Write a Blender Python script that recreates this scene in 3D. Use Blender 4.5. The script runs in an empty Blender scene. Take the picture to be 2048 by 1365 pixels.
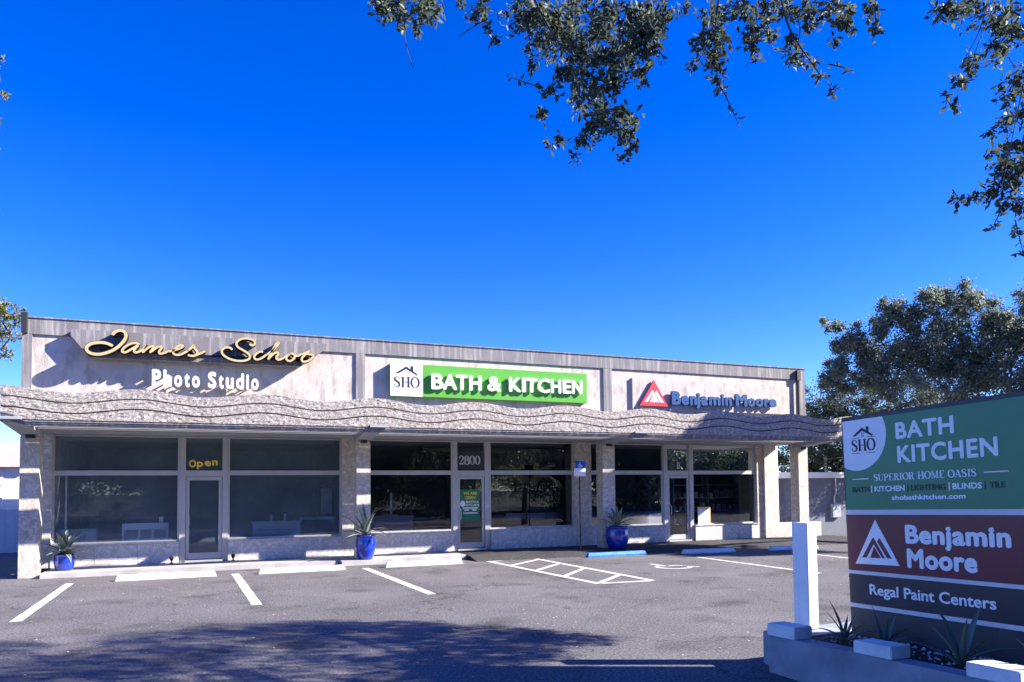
import bpy, bmesh, math, random
import numpy as np
from mathutils import Vector, Matrix

R_ = math.radians
scene = bpy.context.scene
COL = scene.collection

# ------------------------------------------------------------------ camera
CAM = np.array([4.26485, -20.89714, 2.03325])
FPX, PPY = 1475.467, 914.302            # focal length / principal row for a 2048 x 1365 frame
YAW, PIT, ROL = 0.387676, 0.0434885, -0.00990358
F_ = np.array([math.sin(YAW)*math.cos(PIT), math.cos(YAW)*math.cos(PIT), math.sin(PIT)])
_r = np.array([math.cos(YAW), -math.sin(YAW), 0.0]); _u = np.cross(_r, F_)
RT_ = math.cos(ROL)*_r + math.sin(ROL)*_u
UP_ = -math.sin(ROL)*_r + math.cos(ROL)*_u
cam_d = bpy.data.cameras.new('camera'); cam = bpy.data.objects.new('camera', cam_d); COL.objects.link(cam)
cam.matrix_world = Matrix(((RT_[0], UP_[0], -F_[0], CAM[0]), (RT_[1], UP_[1], -F_[1], CAM[1]), (RT_[2], UP_[2], -F_[2], CAM[2]), (0, 0, 0, 1)))
cam_d.sensor_fit = 'HORIZONTAL'; cam_d.sensor_width = 36.0; cam_d.lens = FPX/2048*36.0
cam_d.shift_y = (PPY-682.5)/2048
cam_d.clip_start = 0.1; cam_d.clip_end = 2000
scene.camera = cam

# ------------------------------------------------------------------ sky and sun
SUN = Vector((-2.2, 1.0, -1.4)).normalized()
w = bpy.data.worlds.new('World'); scene.world = w; w.use_nodes = True
nt = w.node_tree; nt.nodes.clear()
sky = nt.nodes.new('ShaderNodeTexSky'); sky.sky_type = 'NISHITA'; sky.sun_disc = False
sky.sun_elevation = math.asin(-SUN.z); sky.sun_rotation = math.atan2(-SUN.x, -SUN.y)
sky.air_density = 0.85; sky.dust_density = 0.1; sky.ozone_density = 6.0
hs = nt.nodes.new('ShaderNodeHueSaturation'); hs.inputs['Hue'].default_value = 0.526; hs.inputs['Saturation'].default_value = 1.28; hs.inputs['Value'].default_value = 1.0
bg = nt.nodes.new('ShaderNodeBackground'); bg.inputs['Strength'].default_value = 0.105
wo = nt.nodes.new('ShaderNodeOutputWorld')
nt.links.new(sky.outputs[0], hs.inputs['Color']); nt.links.new(hs.outputs[0], bg.inputs[0]); nt.links.new(bg.outputs[0], wo.inputs[0])
sd = bpy.data.lights.new('sun', 'SUN'); sd.energy = 5.0; sd.angle = R_(0.53); sd.color = (1.0, 0.93, 0.84)
so = bpy.data.objects.new('sun', sd); COL.objects.link(so); so.rotation_euler = SUN.to_track_quat('-Z', 'Y').to_euler(); so.location = (30, -20, 30)
vs = scene.view_settings; vs.view_transform = 'Standard'; vs.look = 'None'; vs.gamma = 1.0; vs.use_curve_mapping = False
vs.exposure = 1.68
scene.display_settings.display_device = 'sRGB'

# ------------------------------------------------------------------ helpers
rng = np.random.default_rng(7); random.seed(7)
def ray(px, py): return F_ + RT_*(px-1024)/FPX + UP_*(PPY-py)/FPX
def onY(px, py, y0): d = ray(px, py); t = (y0-CAM[1])/d[1]; return CAM+d*t
def onZ(px, py, z0): d = ray(px, py); t = (z0-CAM[2])/d[2]; return CAM+d*t
def at(px, py, dep): return CAM+ray(px, py)*dep

def lin(c): return tuple(c) + (1.0,)
MATS = {}
def mat(name, col, rough=0.7, var=0.12, vscale=3.0, bump=0.0, bscale=60.0, stretch=(1, 1, 1), col2=None, spec=0.4, metal=0.0, coat=0.0, detail=5.0):
    """Principled material with two scales of noise in colour, roughness and relief."""
    if name in MATS: return MATS[name]
    m = bpy.data.materials.new(name); m.use_nodes = True; t = m.node_tree; n = t.nodes; b = n['Principled BSDF']; L = t.links.new
    tc = n.new('ShaderNodeTexCoord'); mp = n.new('ShaderNodeMapping'); mp.inputs['Scale'].default_value = stretch
    L(tc.outputs['Object'], mp.inputs['Vector'])
    no = n.new('ShaderNodeTexNoise'); no.inputs['Scale'].default_value = vscale; no.inputs['Detail'].default_value = detail
    L(mp.outputs[0], no.inputs['Vector'])
    cr = n.new('ShaderNodeValToRGB'); c = np.array(col); c2 = np.array(col2) if col2 is not None else None
    cr.color_ramp.elements[0].position = 0.3; cr.color_ramp.elements[1].position = 0.7
    cr.color_ramp.elements[0].color = lin(np.clip(c*(1-var), 0, 1)); cr.color_ramp.elements[1].color = lin(np.clip(c*(1+var), 0, 1) if c2 is None else c2)
    L(no.outputs['Fac'], cr.inputs['Fac']); L(cr.outputs['Color'], b.inputs['Base Color'])
    b.inputs['Roughness'].default_value = rough; b.inputs['Specular IOR Level'].default_value = spec; b.inputs['Metallic'].default_value = metal
    b.inputs['Coat Weight'].default_value = coat
    if bump > 0:
        n2 = n.new('ShaderNodeTexNoise'); n2.inputs['Scale'].default_value = bscale; n2.inputs['Detail'].default_value = 4
        L(mp.outputs[0], n2.inputs['Vector'])
        bu = n.new('ShaderNodeBump'); bu.inputs['Strength'].default_value = bump; bu.inputs['Distance'].default_value = 0.02
        L(n2.outputs['Fac'], bu.inputs['Height']); L(bu.outputs[0], b.inputs['Normal'])
    MATS[name] = m
    return m
def nodes_of(m): return m.node_tree.nodes, m.node_tree.links.new, m.node_tree.nodes['Principled BSDF']

def tag(o, label=None, cat=None, group=None, kind=None):
    if label: o['label'] = label
    if cat: o['category'] = cat
    if group: o['group'] = group
    if kind: o['kind'] = kind
    return o
def link(o, parent=None):
    COL.objects.link(o)
    if parent is not None: o.parent = parent
    return o
def thing(name, loc, label, cat, group=None, mtx=None):
    o = bpy.data.objects.new(name, None); o.empty_display_size = 0.2; COL.objects.link(o)
    if mtx is not None: o.matrix_world = mtx
    else: o.location = loc
    return tag(o, label, cat, group)
def base_of(o):
    v = Vector((0, 0, 0))
    while o is not None: v = v + Vector(o.location); o = o.parent
    return v

class MB:
    """Collects shapes in world (or root-local) metres and links them as ONE mesh object."""
    def __init__(s): s.v = []; s.f = []
    def add(s, vs_, fs_):
        k = len(s.v); s.v += [tuple(map(float, p)) for p in vs_]; s.f += [tuple(i+k for i in f) for f in fs_]; return s
    def box(s, x0, x1, y0, y1, z0, z1):
        if x0 > x1: x0, x1 = x1, x0
        if y0 > y1: y0, y1 = y1, y0
        if z0 > z1: z0, z1 = z1, z0
        return s.add([(x0, y0, z0), (x1, y0, z0), (x1, y1, z0), (x0, y1, z0), (x0, y0, z1), (x1, y0, z1), (x1, y1, z1), (x0, y1, z1)],
                     [(0, 3, 2, 1), (4, 5, 6, 7), (0, 1, 5, 4), (1, 2, 6, 5), (2, 3, 7, 6), (3, 0, 4, 7)])
    def prism(s, poly, fn, d0, d1):
        """poly: 2D points counter-clockwise as seen from the front; fn(a, b, d) -> 3D; front at d1."""
        n = len(poly)
        vs_ = [fn(a, b, d0) for a, b in poly] + [fn(a, b, d1) for a, b in poly]
        return s.add(vs_, [tuple(range(n-1, -1, -1)), tuple(range(n, 2*n))] + [(i, (i+1) % n, n+(i+1) % n, n+i) for i in range(n)])
    def tube(s, pts, rad, seg=8, cap=True):
        pts = [Vector(p) for p in pts]; n = len(pts)
        if not hasattr(rad, '__len__'): rad = [rad]*n
        k = len(s.v); up = Vector((0.13, 0.2, 1)).normalized()
        for i, p in enumerate(pts):
            d = (pts[min(i+1, n-1)]-pts[max(i-1, 0)]).normalized()
            a = d.cross(up)
            if a.length < 0.05: a = d.cross(Vector((1, 0, 0)))
            a.normalize(); b = a.cross(d)
            for j in range(seg):
                t = 2*math.pi*j/seg; q = p+(a*math.cos(t)+b*math.sin(t))*rad[i]; s.v.append(tuple(q))
        for i in range(n-1):
            for j in range(seg):
                s.f.append((k+i*seg+j, k+i*seg+(j+1) % seg, k+(i+1)*seg+(j+1) % seg, k+(i+1)*seg+j))
        if cap:
            s.f.append(tuple(k+j for j in range(seg-1, -1, -1))); s.f.append(tuple(k+(n-1)*seg+j for j in range(seg)))
        return s
    def lathe(s, prof, cx, cy, seg=28):
        k = len(s.v); n = len(prof)
        for r, z in prof:
            for j in range(seg):
                t = 2*math.pi*j/seg; s.v.append((cx+r*math.cos(t), cy+r*math.sin(t), z))
        for i in range(n-1):
            for j in range(seg): s.f.append((k+i*seg+j, k+i*seg+(j+1) % seg, k+(i+1)*seg+(j+1) % seg, k+(i+1)*seg+j))
        return s
    def build(s, name, m, parent=None, label=None, bevel=0.0, smooth=False, local=False, kind=None):
        v = s.v
        if parent is not None and not local:
            b = base_of(parent); v = [(p[0]-b.x, p[1]-b.y, p[2]-b.z) for p in v]
        me = bpy.data.meshes.new(name); me.from_pydata(v, [], s.f)
        if bevel > 0:
            bm = bmesh.new(); bm.from_mesh(me); bmesh.ops.bevel(bm, geom=bm.edges[:], offset=bevel, segments=2, affect='EDGES', clamp_overlap=True); bm.to_mesh(me); bm.free()
        else:
            bm = bmesh.new(); bm.from_mesh(me); bmesh.ops.recalc_face_normals(bm, faces=bm.faces[:]); bm.to_mesh(me); bm.free()
        if smooth: me.shade_smooth()
        me.materials.append(m); me.update()
        o = bpy.data.objects.new(name, me); link(o, parent)
        if label: o['label'] = label
        if kind: o['kind'] = kind
        return o
def box(name, m, parent, x0, x1, y0, y1, z0, z1, bevel=0.0, **k): return MB().box(x0, x1, y0, y1, z0, z1).build(name, m, parent, bevel=bevel, **k)

def text_geo(txt, extrude=0.0, bold=0.0, spacing=1.0):
    cu = bpy.data.curves.new('lettering', 'FONT'); cu.body = txt; cu.size = 1.0; cu.extrude = extrude; cu.offset = bold; cu.space_character = spacing
    cu.resolution_u = 3
    o = bpy.data.objects.new('lettering', cu); COL.objects.link(o)
    dg = bpy.context.evaluated_depsgraph_get(); me = bpy.data.meshes.new_from_object(o.evaluated_get(dg))
    n = len(me.vertices); v = np.zeros(n*3); me.vertices.foreach_get('co', v); v = v.reshape(-1, 3)
    f = [tuple(p.vertices) for p in me.polygons]
    bpy.data.objects.remove(o); bpy.data.curves.remove(cu); bpy.data.meshes.remove(me)
    return v, f
_capH = None
def text(mb, fn, txt, a0, a1, base, cap, d0, d1, bold=0.02, slope=0.0, spacing=1.0):
    """Lettering from a0 to a1 along, with the given baseline and cap height; d0 back, d1 front."""
    global _capH
    if _capH is None: _capH = text_geo('H')[0][:, 1].max()
    bold_ = bold
    v, f = text_geo(txt, 0.5, 0.0, spacing); b_ = bold_
    x0, x1 = v[:, 0].min()-b_, v[:, 0].max()+b_; s = cap/(_capH+2*b_)
    for k, (ox, oy) in enumerate(((0, 0), (b_, 0), (-b_, 0), (0, b_), (0, -b_), (.7*b_, .7*b_), (-.7*b_, .7*b_), (.7*b_, -.7*b_), (-.7*b_, -.7*b_)) if b_ > 0 else ((0, 0),)):
        out = []; eps = k*.00022
        for x, y, z in v:
            a = a0+(x+ox-x0)/(x1-x0)*(a1-a0); b = base+(y+oy+b_)*s+slope*(a-a0); d = d0+(z+0.5)*(d1-d0)-(eps if z > 0 else 0)
            out.append(fn(a, b, d))
        mb.add(out, f)
    return mb
def catmull(pts, k=6):
    p = [np.array(q, float) for q in pts]; out = []
    for i in range(len(p)-1):
        a = p[max(i-1, 0)]; b = p[i]; c = p[i+1]; d = p[min(i+2, len(p)-1)]
        for j in range(k):
            t = j/k; out.append(0.5*((2*b)+(-a+c)*t+(2*a-5*b+4*c-d)*t*t+(-a+3*b-3*c+d)*t**3))
    out.append(p[-1]); return out
def ribbon(mb, fn, pts, wid, d0, d1, k=6, taper=True):
    """A pen stroke of solid section along pts (2D); wid scalar or per point."""
    ws = wid if hasattr(wid, '__len__') else [wid]*len(pts)
    q = catmull([(p[0], p[1], w_) for p, w_ in zip(pts, ws)], k); n = len(q)
    lv = []; 
    for i in range(n):
        d = q[min(i+1, n-1)][:2]-q[max(i-1, 0)][:2]; d = d/(np.linalg.norm(d)+1e-9); nn = np.array([-d[1], d[0]])
        h = q[i][2]/2
        if taper and (i == 0 or i == n-1): h *= 0.55
        lv.append((q[i][:2]+nn*h, q[i][:2]-nn*h))
    vs_ = []
    for l, r in lv: vs_ += [fn(l[0], l[1], d0), fn(r[0], r[1], d0), fn(l[0], l[1], d1), fn(r[0], r[1], d1)]
    fs_ = []
    for i in range(n-1):
        a = 4*i; b = a+4
        fs_ += [(a+2, a+3, b+3, b+2), (a, b, b+1, a+1), (a, a+2, b+2, b), (a+1, b+1, b+3, a+3)]
    fs_ += [(0, 1, 3, 2), (4*(n-1), 4*(n-1)+2, 4*(n-1)+3, 4*(n-1)+1)]
    return mb.add(vs_, fs_)

# ------------------------------------------------------------------ materials
def asphalt(name, base, speck=0.10):
    m = mat(name, base, rough=0.92, var=0.18, vscale=0.55, bump=0.55, bscale=170, spec=0.25)
    n, L, b = nodes_of(m)
    tc = [x for x in n if x.type == 'TEX_COORD'][0]; cr = [x for x in n if x.type == 'VALTORGB'][0]
    sp = n.new('ShaderNodeTexNoise'); sp.inputs['Scale'].default_value = 30; sp.inputs['Detail'].default_value = 3; sp.inputs['Roughness'].default_value = 0.75; L(tc.outputs['Object'], sp.inputs['Vector'])
    sr = n.new('ShaderNodeValToRGB'); sr.color_ramp.elements[0].position = 0.36; sr.color_ramp.elements[1].position = 0.68
    sr.color_ramp.elements[0].color = (0.40, 0.40, 0.41, 1); sr.color_ramp.elements[1].color = (1.85, 1.82, 1.78, 1); L(sp.outputs['Fac'], sr.inputs['Fac'])
    mx = n.new('ShaderNodeMix'); mx.data_type = 'RGBA'; mx.blend_type = 'MULTIPLY'; mx.inputs['Factor'].default_value = 1.0
    L(cr.outputs['Color'], mx.inputs['A']); L(sr.outputs['Color'], mx.inputs['B'])
    # cracks and oil stains
    vo = n.new('ShaderNodeTexVoronoi'); vo.feature = 'DISTANCE_TO_EDGE'; vo.inputs['Scale'].default_value = 0.32
    wp = n.new('ShaderNodeTexNoise'); wp.inputs['Scale'].default_value = 1.1; wp.inputs['Detail'].default_value = 6; L(tc.outputs['Object'], wp.inputs['Vector'])
    ad = n.new('ShaderNodeVectorMath'); ad.operation = 'MULTIPLY_ADD'; ad.inputs[1].default_value = (2.2, 2.2, 0); L(wp.outputs['Color'], ad.inputs[0]); L(tc.outputs['Object'], ad.inputs[2]); L(ad.outputs[0], vo.inputs['Vector'])
    c2 = n.new('ShaderNodeValToRGB'); c2.color_ramp.elements[0].position = 0.0; c2.color_ramp.elements[1].position = 0.007; c2.color_ramp.elements[0].color = (0.5, 0.5, 0.5, 1); c2.color_ramp.elements[1].color = (1, 1, 1, 1); L(vo.outputs['Distance'], c2.inputs['Fac'])
    st = n.new('ShaderNodeTexNoise'); st.inputs['Scale'].default_value = 0.9; st.inputs['Detail'].default_value = 3; L(tc.outputs['Object'], st.inputs['Vector'])
    s2 = n.new('ShaderNodeValToRGB'); s2.color_ramp.elements[0].position = 0.28; s2.color_ramp.elements[1].position = 0.45; s2.color_ramp.elements[0].color = (0.60, 0.60, 0.60, 1); s2.color_ramp.elements[1].color = (1, 1, 1, 1); L(st.outputs['Fac'], s2.inputs['Fac'])
    m2 = n.new('ShaderNodeMix'); m2.data_type = 'RGBA'; m2.blend_type = 'MULTIPLY'; m2.inputs['Factor'].default_value = 1.0
    m3 = n.new('ShaderNodeMix'); m3.data_type = 'RGBA'; m3.blend_type = 'MULTIPLY'; m3.inputs['Factor'].default_value = 1.0
    L(mx.outputs['Result'], m2.inputs['A']); L(c2.outputs['Color'], m2.inputs['B']); L(m2.outputs['Result'], m3.inputs['A']); L(s2.outputs['Color'], m3.inputs['B']); L(m3.outputs['Result'], b.inputs['Base Color'])
    return m
M_asph = asphalt('asphalt', (0.140, 0.134, 0.139))
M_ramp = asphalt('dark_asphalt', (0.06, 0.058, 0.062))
M_ground = mat('ground', (0.075, 0.082, 0.062), rough=0.95, var=0.3, vscale=0.3, bump=0.3, bscale=20)
M_conc = mat('concrete', (0.42, 0.40, 0.39), rough=0.85, var=0.18, vscale=2.0, bump=0.3, bscale=50)
M_line = mat('road_paint', (0.72, 0.70, 0.66), rough=0.75, var=0.14, vscale=9, bump=0.3, bscale=120)
M_stop = mat('stop_paint', (0.80, 0.78, 0.75), rough=0.7, var=0.10, vscale=5, bump=0.25, bscale=40)
M_bluestop = mat('blue_paint', (0.03, 0.20, 0.62), rough=0.55, var=0.25, vscale=6, bump=0.25, bscale=40)
def worn(m, under, amt=.62, sc=14):
    n, L, b = nodes_of(m); tc = [x for x in n if x.type == 'TEX_COORD'][0]; cr = [x for x in n if x.type == 'VALTORGB'][0]
    no = n.new('ShaderNodeTexNoise'); no.inputs['Scale'].default_value = sc; no.inputs['Detail'].default_value = 8; no.inputs['Roughness'].default_value = .7; L(tc.outputs['Object'], no.inputs['Vector'])
    rp = n.new('ShaderNodeValToRGB'); rp.color_ramp.elements[0].position = amt; rp.color_ramp.elements[1].position = amt+.05; rp.color_ramp.elements[0].color = (0, 0, 0, 1); L(no.outputs['Fac'], rp.inputs['Fac'])
    mx = n.new('ShaderNodeMix'); mx.data_type = 'RGBA'; L(rp.outputs['Color'], mx.inputs['Factor']); L(cr.outputs['Color'], mx.inputs['A']); mx.inputs['B'].default_value = lin(under); L(mx.outputs['Result'], b.inputs['Base Color'])
worn(M_line, (.17, .16, .165), .60); worn(M_stop, (.42, .40, .38), .64, 7); worn(M_bluestop, (.30, .31, .33), .63, 8)
def streaky(name, base, light, amt, zs=0.6, xs=9):
    m = mat(name, base, rough=0.9, var=0.12, vscale=2.2, bump=0.5, bscale=45)
    n, L, b = nodes_of(m)
    tc = [x for x in n if x.type == 'TEX_COORD'][0]; cr = [x for x in n if x.type == 'VALTORGB'][0]
    mp = n.new('ShaderNodeMapping'); mp.inputs['Scale'].default_value = (xs, xs, zs); L(tc.outputs['Object'], mp.inputs['Vector'])
    no = n.new('ShaderNodeTexNoise'); no.inputs['Scale'].default_value = 1.0; no.inputs['Detail'].default_value = 4; L(mp.outputs[0], no.inputs['Vector'])
    rp = n.new('ShaderNodeValToRGB'); rp.color_ramp.elements[0].position = 0.50; rp.color_ramp.elements[1].position = 0.72; rp.color_ramp.elements[0].color = (0, 0, 0, 1); rp.color_ramp.elements[1].color = (amt, amt, amt, 1); L(no.outputs['Fac'], rp.inputs['Fac'])
    mx = n.new('ShaderNodeMix'); mx.data_type = 'RGBA'; L(rp.outputs['Color'], mx.inputs['Factor']); L(cr.outputs['Color'], mx.inputs['A']); mx.inputs['B'].default_value = lin(light); L(mx.outputs['Result'], b.inputs['Base Color'])
    return m
M_band = streaky('grey_fascia_paint', (0.20, 0.188, 0.195), (0.46, 0.435, 0.42), 0.75)
M_cream = streaky('cream_stucco', (0.52, 0.470, 0.425), (0.31, 0.275, 0.245), 0.75, zs=2.2, xs=6)
def stone():
    m = mat('chipped_stone', (0.36, 0.33, 0.31), rough=0.95, var=0.2, vscale=3, bump=0.9, bscale=28)
    n, L, b = nodes_of(m)
    tc = [x for x in n if x.type == 'TEX_COORD'][0]
    mp = n.new('ShaderNodeMapping'); mp.inputs['Scale'].default_value = (1, 1, 1.5); L(tc.outputs['Object'], mp.inputs['Vector'])
    no = n.new('ShaderNodeTexNoise'); no.inputs['Scale'].default_value = 13; no.inputs['Detail'].default_value = 4; no.inputs['Roughness'].default_value = 0.65; no.inputs['Distortion'].default_value = 1.6; L(mp.outputs[0], no.inputs['Vector'])
    rp = n.new('ShaderNodeValToRGB'); e = rp.color_ramp.elements
    e[0].position = 0.28; e[0].color = (0.17, 0.15, 0.138, 1); e[1].position = 0.70; e[1].color = (0.70, 0.645, 0.59, 1); x = e.new(0.5); x.color = (0.295, 0.265, 0.243, 1)
    L(no.outputs['Fac'], rp.inputs['Fac']); L(rp.outputs['Color'], b.inputs['Base Color'])
    bu = [x for x in n if x.type == 'BUMP'][0]; L(no.outputs['Fac'], bu.inputs['Height']); bu.inputs['Distance'].default_value = 0.02; bu.inputs['Strength'].default_value = 0.35
    return m
M_stone = stone()
def marble(name, base, vein, scale=2.2):
    m = mat(name, base, rough=0.5, var=0.16, vscale=7, spec=0.4, bump=0.25, bscale=30)
    n, L, b = nodes_of(m)
    tc = [x for x in n if x.type == 'TEX_COORD'][0]; cr = [x for x in n if x.type == 'VALTORGB'][0]
    no = n.new('ShaderNodeTexNoise'); no.inputs['Scale'].default_value = scale; no.inputs['Detail'].default_value = 6; no.inputs['Distortion'].default_value = 2.2; L(tc.outputs['Object'], no.inputs['Vector'])
    rp = n.new('ShaderNodeValToRGB'); e = rp.color_ramp.elements; e[0].position = 0.43; e[0].color = (0, 0, 0, 1); e[1].position = 0.57; e[1].color = (0, 0, 0, 1); x = e.new(0.5); x.color = (0.75, 0.75, 0.75, 1)
    L(no.outputs['Fac'], rp.inputs['Fac'])
    mx = n.new('ShaderNodeMix'); mx.data_type = 'RGBA'; L(rp.outputs['Color'], mx.inputs['Factor']); L(cr.outputs['Color'], mx.inputs['A']); mx.inputs['B'].default_value = lin(vein); L(mx.outputs['Result'], b.inputs['Base Color'])
    return m
M_marble = marble('marble', (0.62, 0.56, 0.49), (0.36, 0.325, 0.285))
M_marble2 = marble('veined_marble', (0.52, 0.48, 0.44), (0.22, 0.20, 0.19), 3.6)
M_kneem = marble('pale_marble', (0.66, 0.625, 0.58), (0.42, 0.40, 0.385), 3.0)
M_soffit = mat('soffit_paint', (0.34, 0.35, 0.38), rough=0.85, var=0.06)
M_groove = mat('groove', (0.21, 0.175, 0.155), rough=0.95)
M_alu = mat('aluminium', (0.52, 0.52, 0.52), rough=0.42, var=0.06, metal=0.35, spec=0.5)
M_dark = mat('dark_metal', (0.03, 0.03, 0.035), rough=0.5)
M_room = mat('room_wall', (0.22, 0.29, 0.33), rough=0.9)
M_roomlite = mat('room_wall_pale', (0.60, 0.61, 0.62), rough=0.9)
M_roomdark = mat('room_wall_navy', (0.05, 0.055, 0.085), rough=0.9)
M_floor = mat('room_floor', (0.14, 0.13, 0.13), rough=0.6)
M_white = mat('white_paint', (0.88, 0.87, 0.86), rough=0.55, var=0.05, bump=0.06)
M_whitelam = mat('white_laminate', (0.80, 0.81, 0.81), rough=0.4, var=0.04)
def glass(name, tint, film, ior=1.6):
    m = bpy.data.materials.new(name); m.use_nodes = True; t = m.node_tree; n = t.nodes; n.clear(); L = t.links.new
    o = n.new('ShaderNodeOutputMaterial'); mx = n.new('ShaderNodeMixShader'); tr = n.new('ShaderNodeBsdfTransparent'); gl = n.new('ShaderNodeBsdfGlossy'); fr = n.new('ShaderNodeFresnel')
    tr.inputs[0].default_value = lin(tint); gl.inputs['Roughness'].default_value = 0.01; gl.inputs[0].default_value = (0.95, 0.97, 1, 1); fr.inputs[0].default_value = ior
    tc = n.new('ShaderNodeTexCoord'); no = n.new('ShaderNodeTexNoise'); no.inputs['Scale'].default_value = 0.7; bu = n.new('ShaderNodeBump'); bu.inputs['Strength'].default_value = 0.03; bu.inputs['Distance'].default_value = 0.05
    L(tc.outputs['Object'], no.inputs['Vector']); L(no.outputs['Fac'], bu.inputs['Height']); L(bu.outputs[0], gl.inputs['Normal'])
    df = n.new('ShaderNodeBsdfDiffuse'); df.inputs[0].default_value = (.50, .70, .90, 1); fm = n.new('ShaderNodeMixShader'); fn_ = n.new('ShaderNodeTexNoise'); fn_.inputs['Scale'].default_value = 1.3; fn_.inputs['Detail'].default_value = 4; fr2 = n.new('ShaderNodeMapRange'); fr2.inputs[3].default_value = film*.5; fr2.inputs[4].default_value = film*1.5  # thin dirt film, tinted blue to lift the pane as reflected sky would
    L(tc.outputs['Object'], fn_.inputs['Vector']); L(fn_.outputs['Fac'], fr2.inputs[0]); L(fr2.outputs[0], fm.inputs[0]); L(tr.outputs[0], fm.inputs[1]); L(df.outputs[0], fm.inputs[2])
    L(fr.outputs[0], mx.inputs[0]); L(fm.outputs[0], mx.inputs[1]); L(gl.outputs[0], mx.inputs[2]); L(mx.outputs[0], o.inputs[0])
    return m
M_glass = glass('pane_glass', (0.80, 0.90, 0.94), .115, 1.75); M_glassd = glass('pane_glass_dark', (0.62, 0.66, 0.80), .008, 1.85)
M_glaze = mat('blue_glaze', (0.004, 0.030, 0.34), rough=0.16, var=0.25, vscale=5, spec=0.6, coat=0.5)
M_soil = mat('soil', (0.045, 0.035, 0.028), rough=1.0, var=0.5, vscale=30, bump=0.9, bscale=60)
M_pebble = mat('white_pebble', (0.62, 0.60, 0.56), rough=0.8, var=0.25, vscale=20)
M_gold = mat('gold_face', (0.74, 0.54, 0.25), rough=0.38, var=0.08, spec=0.5, metal=0.25)
M_black = mat('black_return', (0.015, 0.014, 0.014), rough=0.45)
M_signwhite = mat('sign_white', (0.90, 0.90, 0.90), rough=0.45, var=0.03)
M_signgreen = mat('sign_green', (0.10, 0.36, 0.045), rough=0.4, var=0.06)
M_darkgreen = mat('panel_green', (0.010, 0.200, 0.100), rough=0.30, var=0.06, vscale=1.5)
M_inkgreen = mat('panel_ink', (0.010, 0.050, 0.038), rough=0.4, var=0.05)
M_maroon = mat('panel_maroon', (0.135, 0.010, 0.036), rough=0.32, var=0.06, vscale=1.5)
M_navy = mat('panel_navy', (0.022, 0.026, 0.048), rough=0.32, var=0.08)
M_slate = mat('sign_base', (0.040, 0.046, 0.058), rough=0.55, var=0.1, vscale=5)
M_strip = mat('sign_strip', (0.66, 0.66, 0.66), rough=0.5, var=0.04)
M_frame = mat('sign_frame', (0.045, 0.045, 0.055), rough=0.45, var=0.08)
M_ink = mat('logo_ink', (0.02, 0.02, 0.045), rough=0.5)
M_lilac = mat('logo_lilac', (0.42, 0.38, 0.66), rough=0.5)
M_red = mat('sign_red', (0.58, 0.035, 0.055), rough=0.4, var=0.05)
M_blue = mat('sign_blue', (0.012, 0.07, 0.22), rough=0.4, var=0.08)
M_yellow = mat('yellow_vinyl', (0.90, 0.68, 0.08), rough=0.5)
M_pale = mat('pale_vinyl', (0.60, 0.62, 0.64), rough=0.5)
M_access = mat('access_blue', (0.015, 0.07, 0.45), rough=0.4)
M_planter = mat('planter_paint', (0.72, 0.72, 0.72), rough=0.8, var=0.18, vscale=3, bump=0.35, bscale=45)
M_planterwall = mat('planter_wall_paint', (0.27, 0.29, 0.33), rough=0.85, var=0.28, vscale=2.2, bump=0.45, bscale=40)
M_bark = mat('bark', (0.075, 0.062, 0.052), rough=0.95, var=0.35, vscale=6, bump=0.9, bscale=14, stretch=(1, 1, 0.3))
M_nbr = mat('grey_blue_wall', (0.155, 0.165, 0.20), rough=0.85, var=0.06)
M_house = mat('white_stucco', (0.78, 0.74, 0.70), rough=0.9, var=0.05, bump=0.3, bscale=30)
M_tile = mat('roof_tile', (0.52, 0.34, 0.30), rough=0.85, var=0.2, vscale=5)
M_shutter = mat('shutter', (0.36, 0.15, 0.13), rough=0.7)
M_fence = mat('fence_paint', (0.55, 0.57, 0.62), rough=0.7, var=0.08)
M_rust = mat('rust', (0.16, 0.07, 0.035), rough=.9, var=.3, vscale=40)
M_tin = mat('tin', (0.40, 0.42, 0.45), rough=0.35, metal=0.5, var=0.2, vscale=12)
M_tin2 = mat('tin_label', (0.22, 0.24, 0.30), rough=0.5, var=0.4, vscale=9)
def leafmat(name, c, trans=0.35, var=0.45, gloss=0.35):
    m = bpy.data.materials.new(name); m.use_nodes = True; t = m.node_tree; n = t.nodes; b = n['Principled BSDF']; L = t.links.new; o = n['Material Output']
    ge = n.new('ShaderNodeNewGeometry'); rp = n.new('ShaderNodeValToRGB'); e = rp.color_ramp.elements; c = np.array(c)
    e[0].color = lin(c*(1-var)); e[1].color = lin(np.clip(c*np.array([1+var*1.2, 1+var, 1+var*0.6]), 0, 1)); L(ge.outputs['Random Per Island'], rp.inputs['Fac'])
    L(rp.outputs['Color'], b.inputs['Base Color']); b.inputs['Roughness'].default_value = 0.45; b.inputs['Specular IOR Level'].default_value = gloss
    tr = n.new('ShaderNodeBsdfTranslucent'); L(rp.outputs['Color'], tr.inputs['Color']); mx = n.new('ShaderNodeMixShader'); mx.inputs[0].default_value = trans
    L(b.outputs[0], mx.inputs[1]); L(tr.outputs[0], mx.inputs[2]); L(mx.outputs[0], o.inputs['Surface'])
    return m
M_oak = leafmat('oak_leaf', (0.105, 0.135, 0.100), trans=.42, gloss=.2)
M_olive = leafmat('olive_leaf', (0.22, 0.262, 0.210), trans=.5, var=0.35, gloss=.3)
M_yellow_leaf = leafmat('yellow_leaf', (0.20, 0.205, 0.04), var=0.5)
M_litter = leafmat('litter', (0.42, 0.38, 0.33), trans=0.1, var=0.5)
def agavemat():
    m = mat('agave_leaf', (0.10, 0.14, 0.11), rough=0.5); n, L, b = nodes_of(m)
    a = n.new('ShaderNodeAttribute'); a.attribute_name = 'Col'; L(a.outputs['Color'], b.inputs['Base Color']); return m
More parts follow.
